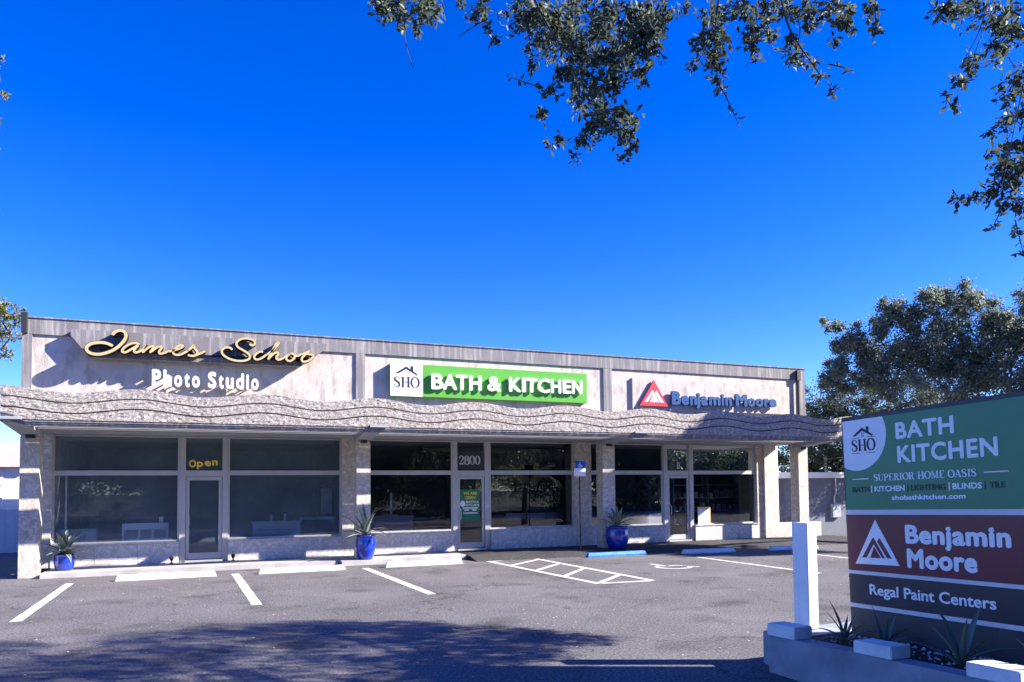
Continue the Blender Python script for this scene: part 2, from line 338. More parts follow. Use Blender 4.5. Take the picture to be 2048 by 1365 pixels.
M_agave = agavemat()

# ================================================================== SETTING
def sheet(name, m, poly, z, parent=None, kind='structure'):
    o = MB().add([(x, y, z) for x, y in poly], [tuple(range(len(poly)))]).build(name, m, parent)
    if kind: o['kind'] = kind
    return o
sheet('ground', M_ground, [(-700, -700), (700, -700), (700, 700), (-700, 700)], -0.012)
lot = sheet('parking_lot', M_asph, [(-14, -60), (60, -60), (60, 30), (-14, 30)], 0.0)
def line(p, q, wd, name='parking_line'):
    p = Vector(p); q = Vector(q); d = (q-p).normalized(); n_ = Vector((-d.y, d.x))*wd/2
    nseg = max(2, int((q-p).length/0.25)); a = []; b = []
    for i in range(nseg+1):
        c = p+(q-p)*i/nseg; j1 = random.uniform(-.008, .008); j2 = random.uniform(-.008, .008)
        a.append((c.x+n_.x*(1+j1*8), c.y+n_.y*(1+j1*8), 0.004)); b.append((c.x-n_.x*(1+j2*8), c.y-n_.y*(1+j2*8), 0.004))
    return MB().add(a+b, [(i, i+1, nseg+2+i, nseg+1+i) for i in range(nseg)]).build(name, M_line, lot)
line((1.33, -1.62), (1.40, -6.93), 0.17)
line((4.84, -1.30), (5.05, -6.82), 0.18)
line((8.02, -1.45), (8.27, -6.90), 0.18)
line((17.37, -2.99), (17.42, -7.6), 0.13)
line((20.9, -3.0), (20.8, -7.4), 0.13)
line((11.48, 0.0-.6), (11.93, -6.93), 0.14)
line((13.0, -0.7), (13.24, -7.0), 0.14)
line((12.01, -6.93), (13.17, -7.02), 0.13)
for (a, b) in (((11.62, -1.35), (12.96, -.75)), ((11.69, -2.6), (12.98, -1.45)), ((11.79, -4.0), (13.03, -2.75)), ((11.88, -5.4), (13.09, -4.1)), ((11.98, -6.85), (13.15, -5.75))): line(a, b, 0.13, 'parking_hatch')
# painted wheelchair symbol in the reserved bay
mb = MB(); PF = lambda a, b, d: (a, b, 0.004+d)
def flatstroke(mb, pts, wd):
    q = catmull([(x, y, wd) for x, y in pts], 5); n = len(q); L_ = []; R2 = []
    for i in range(n):
        d = q[min(i+1, n-1)][:2]-q[max(i-1, 0)][:2]; d = d/(np.linalg.norm(d)+1e-9); nn = np.array([-d[1], d[0]])*wd/2
        L_.append(tuple(q[i][:2]+nn)+(0.004,)); R2.append(tuple(q[i][:2]-nn)+(0.004,))
    mb.add(L_+R2, [(i, i+1, n+i+1, n+i) for i in range(n-1)])
cx, cy = 15.25, -4.6
flatstroke(mb, [(cx+.42*math.cos(t), cy-.25+.42*math.sin(t)) for t in np.linspace(2.2, 6.6, 12)], 0.11)
mb.build('bay_symbol', M_line, lot)
mb = MB(); flatstroke(mb, [(cx-.12, cy+.62), (cx-.1, cy+.25), (cx-.08, cy-.02)], 0.12); mb.build('bay_symbol', M_line, lot)
mb = MB(); flatstroke(mb, [(cx+.0, cy-.03), (cx+.3, cy-.05), (cx+.5, cy-.45), (cx+.62, cy-.5)], 0.1); mb.build('bay_symbol', M_line, lot)
# walkway
wk = MB(); wk.box(0.5, 7.55, -0.25, 1.2, -0.01, 0.12); wk.build('walkway', M_conc, None, kind='structure')
wk = MB(); wk.box(7.56, 8.95, -0.62, 1.2, -0.01, 0.125); wk.build('walkway', M_conc, None, kind='structure')
wk = MB(); wk.box(8.96, 11.2, -0.3, 1.2, -0.01, 0.12); wk.build('walkway', M_conc, None, kind='structure')
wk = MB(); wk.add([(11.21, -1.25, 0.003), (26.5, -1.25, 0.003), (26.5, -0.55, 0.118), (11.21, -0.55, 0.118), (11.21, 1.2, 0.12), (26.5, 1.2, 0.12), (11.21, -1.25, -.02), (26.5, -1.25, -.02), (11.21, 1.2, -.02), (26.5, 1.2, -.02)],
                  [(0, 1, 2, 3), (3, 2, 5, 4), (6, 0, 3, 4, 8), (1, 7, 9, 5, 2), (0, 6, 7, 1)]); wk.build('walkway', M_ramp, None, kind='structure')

# ================================================================== SHOP BUILDING
B = thing('shop_building', (0, 0, 0), 'long low shopping strip with cream fascia, wavy stone canopy and marble columns', 'building')
TOP = 6.32; GY = 1.35; XE = 24.45
# fascia
box('fascia_wall', M_cream, B, 0.02, XE-.02, 0.05, 0.35, 3.6, 6.1)
mbb = MB(); mbb.box(0.0, XE, -0.002, 0.36, 5.92, TOP); mbb.build('fascia_band', M_band, B, bevel=0.006)
for x0, x1 in ((0.0, 0.21), (8.05, 8.31), (16.03, 16.34), (24.16, XE)): box('pilaster', M_band, B, x0, x1, 0.0, 0.05, 3.6, 5.92)
box('coping', M_band, B, -0.02, XE+.02, -0.03, 0.40, TOP, TOP+0.03)
for x in (24.08,):
    mb = MB(); mb.tube([(x, -0.05, 5.9), (x, -0.05, 4.4)], 0.045); mb.box(x-.08, x+.08, -.12, -.004, 5.88, 6.25); mb.build('downspout', M_dark, B)
mb = MB(); mb.box(0.0, 0.12, -.13, -.004, 5.93, 6.42); mb.build('downspout', M_dark, B)
# walls of the block
box('side_wall', M_house, B, 0.0, 0.2, 1.5, 8.6, 0, 4.0); box('side_wall', M_house, B, XE-.2, XE, 1.5, 8.6, 0, 4.0)
box('back_wall', M_house, B, 0.0, XE, 8.6, 8.8, 0, 4.0)
box('roof', M_conc, B, 0.0, XE, 0.36, 8.8, 4.0, 4.1)
box('ceiling', M_soffit, B, 0.2, XE-.2, 0.1, 8.59, 3.58, 3.7)
# rooms
def room(x0, x1, y1, wall, left):
    box('room_wall', wall, B, x0, x1, y1, y1+.1, 0.1, 3.58)
    box('room_wall', left, B, x0-.05, x0+.02, 1.55, y1, 0.1, 3.58); box('room_wall', wall, B, x1-.02, x1+.05, 1.55, y1, 0.1, 3.58)
    box('room_floor', M_floor, B, x0, x1, 1.25, y1, 0.0, 0.13)
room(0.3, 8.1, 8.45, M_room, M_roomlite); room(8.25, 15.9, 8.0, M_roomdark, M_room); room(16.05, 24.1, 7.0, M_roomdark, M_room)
# columns of stacked marble slabs
for cx0, w_ in ((0.0, 0.41), (8.06, 0.395), (15.945, 0.455), (24.05, 0.44)):
    col = MB().box(cx0+.012, cx0+w_-.012, 0.012, 0.41, 0.0, 3.6).build('column', M_marble, B)
    zs = [0.0, 0.92, 1.62, 2.34, 3.42]
    if cx0 > 0: zs = [0.0, 1.0, 2.0, 3.42]
    for k in range(len(zs)-1):
        MB().box(cx0, cx0+w_, 0.0, 0.42, zs[k]+.003, zs[k+1]-.003).build('slab', M_marble2 if (k == 1 and cx0 == 0) else M_marble, col, bevel=0.004)
    mb = MB(); mb.box(cx0+w_*.3, cx0+w_*.75, -0.06, -.001, 3.38, 3.46); mb.build('cap_light', M_dark, B)
    # bracket under the canopy above the column
    a0, a1 = cx0-.02, cx0+w_+.02
    pr = [(0.30, 3.44), (-2.06, 3.66), (-2.06, 3.72), (0.30, 3.62)]
    mb = MB(); mb.add([(a0, y, z) for y, z in pr]+[(a1, y, z) for y, z in pr], [(0, 1, 2, 3), (7, 6, 5, 4), (0, 4, 5, 1), (1, 5, 6, 2), (2, 6, 7, 3), (3, 7, 4, 0)]); mb.build('canopy_bracket', M_soffit, B)
# wall piers in the glass line
for x0, x1, y0 in ((0.2, 0.46, 1.18), (7.85, 8.46, 1.16), (15.55, 16.16, 1.16), (23.19, 23.47, 1.22), (23.47, 24.03, 1.12)):
    box('wall_pier', M_marble, B, x0, x1, y0, 1.54, 0.12, 3.58, bevel=0.006)
mb = MB().box(24.03, 26.2, 1.15, 1.4, 0.0, 0.66); mb.build('low_wall', M_marble, B, bevel=0.006)
# knee walls of marble panels
for x0, x1, zt in ((0.46, 3.47, .69), (4.71, 7.85, .70), (8.46, 11.31, .75), (12.54, 15.55, .76), (16.16, 19.12, .72), (20.35, 23.19, .68)):
    kw = MB().box(x0+.01, x1-.01, 1.19, 1.5, 0.12, zt-.03).build('knee_wall', M_kneem, B)
    n_ = 3
    for k in range(n_):
        xa = x0+(x1-x0)*k/n_; xb = x0+(x1-x0)*(k+1)/n_
        MB().box(xa+.002, xb-.002, 1.16, 1.19, 0.125, zt-.035).build('panel', M_kneem, kw, bevel=0.003)
    MB().box(x0, x1, 1.13, 1.52, zt-.03, zt).build('sill', M_kneem, kw, bevel=0.004)
# glazing
ZT0, ZT1, ZH = 2.50, 2.63, 3.57
def window(x0, x1, zb, g):
    mb = MB(); y0, y1 = 1.30, 1.40
    mb.box(x0, x1, y0, y1, ZT0, ZT1); mb.box(x0, x1, y0, y1, zb, zb+.05); mb.box(x0, x1, y0, y1, ZH-.04, ZH)
    mb.box(x0, x0+.05, y0+.003, y1-.003, zb+.05, ZH-.04); mb.box(x1-.05, x1, y0+.003, y1-.003, zb+.05, ZH-.04)
    wn = mb.build('shop_window', M_alu, B)
    for z0, z1 in ((zb+.04, ZT0+.01), (ZT1-.01, ZH-.03)):
        MB().add([(x0+.04, GY, z0), (x1-.04, GY, z0), (x1-.04, GY, z1), (x0+.04, GY, z1)], [(0, 1, 2, 3)]).build('pane', g, wn)
    return wn
def door(x0, x1, m0, m1, g):
    """x0-x1 the leaf, m0 / m1 outer edges of the mullions either side."""
    for a, b in ((m0, x0-.01), (x1+.01, m1)): box('mullion', M_alu, B, a, b, 1.27, 1.43, 0.12, ZH)
    mb = MB(); mb.box(x0-.01, x1+.01, 1.29, 1.42, 2.46, 2.63); hd = mb.build('transom_bar', M_alu, B)
    tw = MB().box(x0-.01, x1+.01, 1.30, 1.41, ZH-.04, ZH).build('transom_window', M_alu, B)
    MB().add([(x0-.01, GY, 2.62), (x1+.01, GY, 2.62), (x1+.01, GY, ZH-.03), (x0-.01, GY, ZH-.03)], [(0, 1, 2, 3)]).build('pane', g, tw)
    mb = MB(); s_ = .085
    mb.box(x0, x0+s_, 1.31, 1.38, 0.19, 2.45); mb.box(x1-s_, x1, 1.31, 1.38, 0.19, 2.45); mb.box(x0+s_, x1-s_, 1.312, 1.378, 2.36, 2.45); mb.box(x0+s_, x1-s_, 1.312, 1.378, 0.19, 0.36)
    dr = mb.build('door', M_alu, B)
    MB().add([(x0+.08, GY, .35), (x1-.08, GY, .35), (x1-.08, GY, 2.37), (x0+.08, GY, 2.37)], [(0, 1, 2, 3)]).build('pane', g, dr)
    hx = x0+.05; mb = MB(); mb.tube([(hx, 1.31, 1.42), (hx, 1.22, 1.42), (hx+.03, 1.20, 1.38), (hx+.03, 1.20, 1.12), (hx, 1.22, 1.08), (hx, 1.31, 1.08)], .017); mb.build('handle', M_alu, dr)
    box('threshold', M_alu, B, x0-.02, x1+.02, 1.2, 1.45, 0.12, 0.17)
    return dr, tw
W1 = window(0.46, 3.47, .69, M_glass); D1, T1 = door(3.635, 4.555, 3.47, 4.71, M_glass); W2 = window(4.71, 7.85, .70, M_glass)
W3 = window(8.46, 11.31, .75, M_glassd); D2, T2 = door(11.465, 12.365, 11.31, 12.54, M_glassd); W4 = window(12.54, 15.55, .76, M_glassd)
W5 = window(16.16, 19.12, .72, M_glassd); D3, T3 = door(19.285, 20.20, 19.12, 20.35, M_glassd); W6 = window(20.35, 23.19, .68, M_glassd)
FA = lambda y: (lambda a, b, d: (a, y-d, b))          # front of building: a along X, b up, d out of the wall
# canopy: planks with open gaps, behind a wavy stone fascia
for y0, y1 in ((-1.92, -1.47), (-1.21, -0.83), (-0.68, -0.31), (-0.235, 0.04)):
    box('canopy_plank', M_soffit, B, 0.06, 24.6, y0, y1, 3.60, 3.70)
wave = lambda x: -0.066*math.cos(2*math.pi*(x-4.09)/2.747)
def band(zlo, zhi, name, y, rough=0.005, res=0.06, rows=6, thick=0.09):
    xs = np.arange(0.015, 24.62, res); n = len(xs); mb = MB(); vs_ = []
    for i, x in enumerate(xs):
        a, b = zlo(x), zhi(x)
        for r in range(rows+1):
            j = rng.normal(0, rough) if 0 < r < rows else rng.normal(0, rough*.3)
            vs_.append((x+rng.normal(0, res*.12), y+j, a+(b-a)*r/rows))
    fs_ = [(i*(rows+1)+r, (i+1)*(rows+1)+r, (i+1)*(rows+1)+r+1, i*(rows+1)+r+1) for i in range(n-1) for r in range(rows)]
    k = len(vs_)
    for x in xs: vs_ += [(x, y+thick, zlo(x)), (x, y+thick, zhi(x))]
    for i in range(n-1):
        fs_ += [(k+2*i, k+2*i+1, k+2*i+3, k+2*i+2), (i*(rows+1), k+2*i, k+2*i+2, (i+1)*(rows+1)), (i*(rows+1)+rows, (i+1)*(rows+1)+rows, k+2*i+3, k+2*i+1)]
    fs_ += [tuple(range(rows+1))+(k+1, k), tuple((n-1)*(rows+1)+r for r in range(rows, -1, -1))+(k+2*(n-1), k+2*(n-1)+1)]
    mb.add(vs_, fs_); return mb.build(name, M_stone, B)
g_ = 0.018
lift = lambda x: 0.16*max(0, (0.5-x)/0.5)
band(lambda x: 4.115+wave(x)+g_, lambda x: 4.345+wave(x), 'canopy_band', -1.97)
band(lambda x: 3.88+wave(x)+g_, lambda x: 4.115+wave(x)-g_, 'canopy_band', -2.0)
band(lambda x: 3.665+lift(x), lambda x: 3.88+wave(x)-g_, 'canopy_band', -2.02)
xs = np.arange(0.03, 24.62, 0.12); mb = MB(); n_ = len(xs)
mb.add([(x, -1.93, 3.66+lift(x)) for x in xs]+[(x, -1.93, 4.3+wave(x)) for x in xs]+[(x, -1.90, 3.66+lift(x)) for x in xs]+[(x, -1.90, 4.3+wave(x)) for x in xs],
       [(i, i+1, n_+i+1, n_+i) for i in range(n_-1)]+[(2*n_+i+1, 2*n_+i, 3*n_+i, 3*n_+i+1) for i in range(n_-1)]+[(n_+i, n_+i+1, 3*n_+i+1, 3*n_+i) for i in range(n_-1)]); mb.build('canopy_backing', M_groove, B)
for z0, z1, y in ((3.615, 3.662, -2.0), (3.575, 3.612, -1.975), (3.535, 3.572, -1.95)):
    mb = MB(); x_ = [0.03, 0.25, 0.5, 24.6]
    v = []
    for x in x_: v += [(x, y, z0+lift(x)), (x, y, z1+lift(x)), (x, y+.09, z0+lift(x)), (x, y+.09, z1+lift(x))]
    f = []
    for i in range(3): a = 4*i; b = a+4; f += [(a, b, b+1, a+1), (a+2, a+3, b+3, b+2), (a+1, b+1, b+3, a+3), (a, a+2, b+2, b)]
    f += [(0, 1, 3, 2), (12, 14, 15, 13)]
    mb.add(v, f); mb.build('canopy_trim', M_band, B)
mb = MB(); mb.box(0.02, 0.06, -1.9, -0.004, 3.62, 4.2); mb.build('canopy_end', M_stone, B); mb = MB(); mb.box(24.58, 24.62, -1.9, -0.004, 3.62, 4.2); mb.build('canopy_end', M_stone, B)
# numbers on the glass
def flat(fnY, txt, a0, a1, base, cap, m, parent, name='lettering', bold=.03, slope=0):
    mb = MB(); text(mb, FA(fnY), txt, a0, a1, base, cap, 0.0, 0.004, bold, slope); return mb.build(name, m, parent)
mb = MB(); fn = FA(1.335)
for ch, xx, zz in zip('Open', (3.70, 3.90, 4.10, 4.29), (2.72, 2.735, 2.755, 2.775)):
    v0 = {'O': .18, 'p': .165, 'e': .16, 'n': .15}[ch]; text(mb, fn, ch, xx, xx+v0, zz, .21, 0, .004, .035)
mb.build('lettering', M_yellow, T1)
flat(1.335, 'B', 19.72, 19.86, 2.69, 0.24, M_pale, T3)
# serif figures and letters, drawn as thick and thin strokes in a unit box
TK, TN = .20, .065
def arc(cx, cy, rx, ry, t0, t1, n=14): return [(cx+rx*math.cos(R_(t0+(t1-t0)*i/n)), cy+ry*math.sin(R_(t0+(t1-t0)*i/n))) for i in range(n+1)]
def ovw(n, t0, t1): return [TN+(TK-TN)*abs(math.cos(R_(t0+(t1-t0)*i/n)))**1.3 for i in range(n+1)]
def ser(x0, x1, y): return ([(x0, y), ((x0+x1)/2, y), (x1, y)], TN)
GLY = {
 'O': (.86, [(arc(.43, .5, .36, .5, 90, 450, 22), ovw(22, 90, 450))]),
 '0': (.66, [(arc(.33, .5, .25, .5, 90, 450, 22), ovw(22, 90, 450))]),
 'H': (.95, [([(.2, 0), (.2, .5), (.2, 1)], TK), ([(.74, 0), (.74, .5), (.74, 1)], TK), ([(.2, .5), (.5, .5), (.74, .5)], TN), ser(.05, .36, .02), ser(.05, .36, .98), ser(.58, .9, .02), ser(.58, .9, .98)]),
 'I': (.46, [([(.22, 0), (.22, .5), (.22, 1)], TK), ser(.05, .4, .02), ser(.05, .4, .98)]),
 'S': (.68, [([(.56, .72), (.56, .86), (.42, .98), (.26, .98), (.12, .86), (.14, .70), (.30, .57), (.48, .44), (.56, .28), (.50, .10), (.34, .02), (.18, .04), (.09, .16), (.08, .30)], [TN, TN, TN, TN*1.3, TK*.8, TK, TK, TK, TK, TK*.8, TN*1.3, TN, TN, TN])]),
 'U': (.88, [([(.2, 1), (.2, .4), (.24, .12), (.42, .02), (.6, .08), (.7, .3), (.7, 1)], [TK, TK, TK*.8, TN, TN, TN, TN]), ser(.04, .36, .98), ser(.58, .84, .98)]),
 'P': (.76, [([(.2, 0), (.2, .5), (.2, 1)], TK), ([(.2, .97), (.45, .97), (.62, .86), (.64, .72), (.56, .54), (.4, .47), (.2, .47)], [TN, TN, TK*.8, TK, TK*.8, TN, TN]), ser(.05, .38, .02), ser(.05, .3, .98)]),
 'R': (.86, [([(.2, 0), (.2, .5), (.2, 1)], TK), ([(.2, .97), (.45, .97), (.60, .86), (.62, .74), (.54, .58), (.4, .51), (.2, .51)], [TN, TN, TK*.8, TK, TK*.8, TN, TN]), ([(.42, .51), (.56, .28), (.66, .05), (.82, .02)], [TN, TK, TK, TN]), ser(.05, .38, .02), ser(.05, .3, .98)]),
 'E': (.74, [([(.2, 0), (.2, .5), (.2, 1)], TK), ([(.05, .98), (.4, .98), (.64, .98)], TN), ([(.05, .02), (.4, .02), (.66, .02)], TN), ([(.2, .5), (.35, .5), (.5, .5)], TN), ([(.64, .98), (.645, .85), (.65, .74)], TN), ([(.66, .02), (.668, .15), (.675, .28)], TN)]),
 'M': (1.1, [([(.18, 0), (.18, .5), (.18, 1)], TN), ([(.2, .98), (.36, .5), (.52, .03)], TK), ([(.52, .03), (.68, .5), (.84, .98)], TN), ([(.86, 0), (.86, .5), (.86, 1)], TK), ser(.04, .32, .02), ser(.7, 1.02, .02)]),
 'A': (.86, [([(.12, .02), (.26, .5), (.40, .98)], TN), ([(.40, .98), (.55, .5), (.70, .02)], TK), ([(.2, .33), (.4, .33), (.58, .33)], TN), ser(.02, .24, .02), ser(.54, .84, .02)]),
 '2': (.66, [([(.12, .72), (.14, .9), (.3, .98), (.48, .9), (.54, .72), (.44, .5), (.26, .28), (.10, .06)], [TK, TK*.6, TN, TK*.8, TK, TK*.7, TN, TN]), ([(.08, .06), (.3, .08), (.5, .06), (.58, .28)], [TK*.8, TK, TK*.8, TN])]),
 '8': (.66, [(arc(.33, .74, .2, .24, 90, 450, 18), ovw(18, 90, 450)), (arc(.33, .25, .25, .26, 90, 450, 18), ovw(18, 90, 450))]),
 ' ': (.38, [])}
def serif(mb, fn, txt, a0, a1, base, cap, d0, d1):
    tot = sum(GLY[c][0] for c in txt); k = (a1-a0)/tot; x = a0; e = 0
    for c in txt:
        wd, st = GLY[c]
        for pts, ws in st:
            e += 1
            W_ = [q*(k+cap)/2 for q in (ws if hasattr(ws, '__len__') else [ws]*len(pts))]
            ribbon(mb, fn, [(x+p[0]*k, base+p[1]*cap) for p in pts], W_, d0, d1+(e % 7)*.0004, 3, taper=False)
        x += wd*k
    return mb
np_ = MB().add([(11.47, 1.34, 2.66), (12.36, 1.34, 2.66), (12.36, 1.34, 3.22), (11.47, 1.34, 3.22)], [(0, 1, 2, 3)]).build('number_panel', M_roomdark, T2)
mb = MB(); serif(mb, FA(1.335), '2800', 11.52, 12.24, 2.83, .27, 0, .003); mb.build('lettering', M_pale, T2)

# ================================================================== WALL SIGNS
def px2(pts, sx, sy, sc, y): return [(lambda p: (p[0], p[2]))(onY(sx+sc*a, sy+sc*b, y)) for a, b in pts]
# script sign on its grey trapezoid backing
J = thing('script_sign', (4.2, 0, 5.4), 'gold script lettering with black sides on a grey tapering backing board', 'sign')
bk = [(1.45, 5.40), (6.52, 5.41), (7.24, 6.10), (1.05, 5.92)]
mb = MB(); mb.prism([(1.47, 5.385), (6.50, 5.43), (7.20, 5.98), (7.20, 6.10), (1.06, 6.06), (1.06, 5.90)], FA(0), 0.006, 0.22); mb.build('backing', M_band, J)
A1 = [
 [[(850, 275), (890, 232), (960, 212), (1020, 235), (1038, 290), (1005, 360), (920, 445), (810, 505), (680, 538), (570, 528), (505, 488), (505, 435), (565, 395), (670, 378), (770, 388), (858, 425)]],
 [[(1225, 402), (1160, 385), (1080, 405), (1005, 455), (985, 500), (1030, 512), (1110, 470), (1205, 412)], [(1205, 412), (1150, 480), (1160, 512), (1210, 505), (1275, 470)]],
 [[(1270, 470), (1335, 412), (1300, 460), (1262, 518)], [(1262, 515), (1330, 455), (1400, 425), (1415, 445), (1390, 480), (1362, 518)], [(1380, 505), (1450, 450), (1510, 430), (1525, 450), (1490, 500), (1500, 530), (1560, 520), (1630, 490)]],
 [[(1620, 500), (1710, 480), (1790, 450), (1815, 425), (1780, 415), (1715, 450), (1680, 500), (1700, 540), (1770, 545), (1850, 510), (1890, 480)]],
 [[(1880, 490), (1930, 450), (1965, 415), (1975, 460), (2010, 500), (2005, 540), (1950, 562), (1880, 548)], [(1960, 560), (2060, 525), (2120, 495)]]]
A2 = [
 [[(745, 330), (780, 350), (818, 330), (805, 285), (740, 258), (660, 256), (595, 280), (565, 325), (590, 375), (665, 420), (735, 470), (748, 520), (700, 552), (600, 562), (490, 540), (400, 492), (365, 440), (385, 395), (440, 375), (490, 388), (505, 412)]],
 [[(930, 440), (885, 435), (830, 470), (808, 510), (835, 542), (900, 528), (985, 470)]],
 [[(980, 475), (1065, 415), (1130, 345), (1148, 310), (1118, 318), (1070, 395), (1025, 475), (1000, 545)], [(1012, 525), (1075, 462), (1130, 445), (1135, 475), (1110, 520), (1140, 545), (1200, 525), (1265, 480)]],
 [[(1300, 462), (1255, 500), (1252, 545), (1300, 562), (1350, 530), (1362, 488), (1325, 460), (1290, 470)], [(1350, 490), (1400, 492), (1460, 465)]],
 [[(1455, 475), (1510, 450), (1568, 425)], [(1562, 428), (1500, 480), (1458, 530), (1475, 570), (1540, 562), (1605, 515), (1620, 485), (1585, 478)], [(1510, 462), (1560, 470), (1610, 478)]]]
fnJ = FA(0); ly = -0.5
for grp, sx, sy in ((A1, 100, 630), (A2, 390, 640)):
    for letter in grp:
        mb = MB(); mf = MB()
        for k, s_ in enumerate(letter):
            pts = px2(s_, sx, sy, .1465, ly); wd = .070 if grp is A1 and letter is A1[0] else .052
            ribbon(mb, fnJ, pts, wd*1.30, .26, .49-.0012*k)
            ribbon(mf, fnJ, pts, wd, .4905, .502-.0012*k)
        o = mb.build('letter', M_black, J); mf.build('letter_face', M_gold, o)
mb = MB(); mb.box(1.7, 6.7, -.262, -.222, 5.56, 5.60); mb.build('mounting_rail', M_black, J)
# white block letters below
P = thing('block_letter_sign', (4.2, 0, 4.75), 'row of narrow white block letters under the gold script sign', 'sign')
def pt(px, py, y): q = onY(px, py, y); return q[0], q[2]
x0, z0 = pt(302, 772, -.3); x1, z1 = pt(520, 780, -.3)
zt0 = pt(302, 738, -.3)[1]; zt1 = pt(520, 752, -.3)[1]
wds = {'P': .62, 'h': .6, 'o': .58, 't': .42, 'S': .62, 'u': .6, 'd': .6, 'i': .3, ' ': .34}
txt = 'Photo Studio'; tot = sum(wds[c] for c in txt); k_ = (x1-x0)/tot; xx = x0
capz = (zt0-z0)*.98; bz_ = (z0+z1)/2
for c in txt:
    if c != ' ':
        mb = MB(); text(mb, FA(0), c, xx+.02, xx+wds[c]*k_-.035, bz_, capz, .20, .30, .038); o = mb.build('letter', M_signwhite, P); xm = xx+.06 if c not in 'ti' else xx+wds[c]*k_*.45; MB().box(xm-.012, xm+.012, -.199, .049, bz_+.10, bz_+.13).build('standoff_pin', M_band, o)
    xx += wds[c]*k_
# green box sign
G = thing('box_sign', (12.2, 0, 4.7), 'green box sign with raised white letters and a white logo square at its left end', 'sign')
gx0, gx1, gz0, gz1 = 9.005, 15.34, 4.735, 5.68
box('cabinet', M_signgreen, G, gx0, gx1, -.148, .049, gz0, gz1, bevel=.006)
MB().box(gx0-.005, 9.945, -.157, -.1485, gz0+.005, gz1+.003).build('logo_panel', M_signwhite, G)
fG = FA(-.157)
def logo(parent, fn, cx, cz, s, d, extra):
    """roof outline with chimney and window above the three serif letters; s = letter row width."""
    mb = MB(); e = d+.003
    mb.prism([(cx-.50*s, cz+.62*s), (cx-.02*s, cz+.93*s), (cx+.50*s, cz+.60*s), (cx+.44*s, cz+.55*s), (cx-.02*s, cz+.80*s), (cx-.36*s, cz+.60*s)][::-1], fn, d, e)
    mb.prism([(cx+.17*s, cz+.80*s), (cx+.17*s, cz+.95*s), (cx+.30*s, cz+.95*s), (cx+.30*s, cz+.72*s)][::-1], fn, d, e+.0006)
    mb.build('logo_roof', M_ink, parent)
    mb = MB(); serif(mb, fn, 'SHO', cx-.58*s, cx+.58*s, cz, .46*s, d, e); mb.build('logo_lettering', M_ink, parent)
    mb = MB(); 
    for ix in (0, 1):
        for iz in (0, 1): mb.prism([(cx-.075*s+ix*.08*s, cz+.56*s+iz*.1*s), (cx-.075*s+ix*.08*s+.06*s, cz+.56*s+iz*.1*s), (cx-.075*s+ix*.08*s+.06*s, cz+.64*s+iz*.1*s), (cx-.075*s+ix*.08*s, cz+.64*s+iz*.1*s)], fn, d, e)
    mb.build('logo_window', M_lilac, parent)
    mb = MB()
    for (a, b, z) in ((-.58, -.15, .52), (.2, .58, .52), (-.56, -.16, -.1), (.14, .56, -.1)):
        mb.prism([(cx+a*s, cz+z*s), (cx+b*s, cz+z*s), (cx+b*s, cz+z*s+.02*s), (cx+a*s, cz+z*s+.02*s)], fn, d, e)
    mb.build('logo_rule', extra, parent)
logo(G, fG, 9.475, 4.99, .66, 0, M_ink)
spans = [('B', 10.19, 10.56), ('A', 10.54, 10.97), ('T', 10.95, 11.31), ('H', 11.36, 11.74), ('&', 11.93, 12.37), ('K', 12.63, 13.02), ('I', 13.06, 13.18), ('T', 13.19, 13.57), ('C', 13.58, 14.0), ('H', 14.04, 14.38), ('E', 14.45, 14.73), ('N', 14.77, 15.13)]
for c, a, b in spans:
    zb = 4.962; mb = MB(); text(mb, FA(-.148), c, a, b, zb+.01*(a-10), .46-.006*(a-10), .04, .10, .030); mb.build('letter', M_signwhite, G)
# triangle logo and blue letters on a shallow cream board
N = thing('board_sign', (20.1, 0, 4.6), 'cream board sign with red triangle emblem and blue raised letters, dappled by tree shade', 'sign')
box('board', M_cream, N, 17.09, 23.3, -.03, .049, 4.63, 5.66, bevel=.004)
fN = FA(-.03)
tri = [(17.30, 4.735), (18.40, 4.735), (17.865, 5.60)]
mb = MB(); mb.prism(tri, fN, .03, .10); em = mb.build('emblem', M_red, N)
def emblem_strokes(fn, p0, p1, p2, d0, d1):
    """white chevrons of the triangle mark in barycentric-ish coordinates: a 0..1 along the foot, b 0..1 up."""
    f2 = lambda a, b: (p0[0]+(p1[0]-p0[0])*a+(p2[0]-(p0[0]+p1[0])/2)*b, p0[1]+(p1[1]-p0[1])*a+(p2[1]-(p0[1]+p1[1])/2)*b)
    mb = MB()
    polys = [[(.17, .16), (.27, .16), (.44, .48), (.62, .16), (.36, .16), (.36, .16)],
             [(.17, .15), (.27, .15), (.435, .46), (.47, .38), (.435, .60)], ]
    mb.prism([f2(*q) for q in ((.17, .15), (.27, .15), (.45, .46), (.45, .60), (.43, .60))], fn, d0, d1)
    mb.prism([f2(*q) for q in ((.45, .455), (.63, .15), (.69, .15), (.45, .60))], fn, d0, d1+.0005)
    mb.prism([f2(*q) for q in ((.36, .15), (.60, .15), (.455, .40))], fn, d0, d1+.0010)
    mb.prism([f2(*q) for q in ((.74, .15), (.84, .15), (.58, .60), (.53, .51))], fn, d0, d1+.0005)
    return mb
emblem_strokes(FA(-.13), tri[0], tri[1], tri[2], 0.001, .006).build('emblem_mark', M_signwhite, em)
bx = [(18.52, 18.88, 'B'), (18.9, 19.2, 'e'), (19.25, 19.52, 'n'), (19.5, 19.66, 'j'), (19.7, 19.98, 'a'), (20.03, 20.5, 'm'), (20.55, 20.65, 'i'), (20.71, 20.98, 'n'), (21.15, 21.65, 'M'), (21.68, 22.0, 'o'), (22.03, 22.35, 'o'), (22.4, 22.6, 'r'), (22.62, 22.95, 'e')]
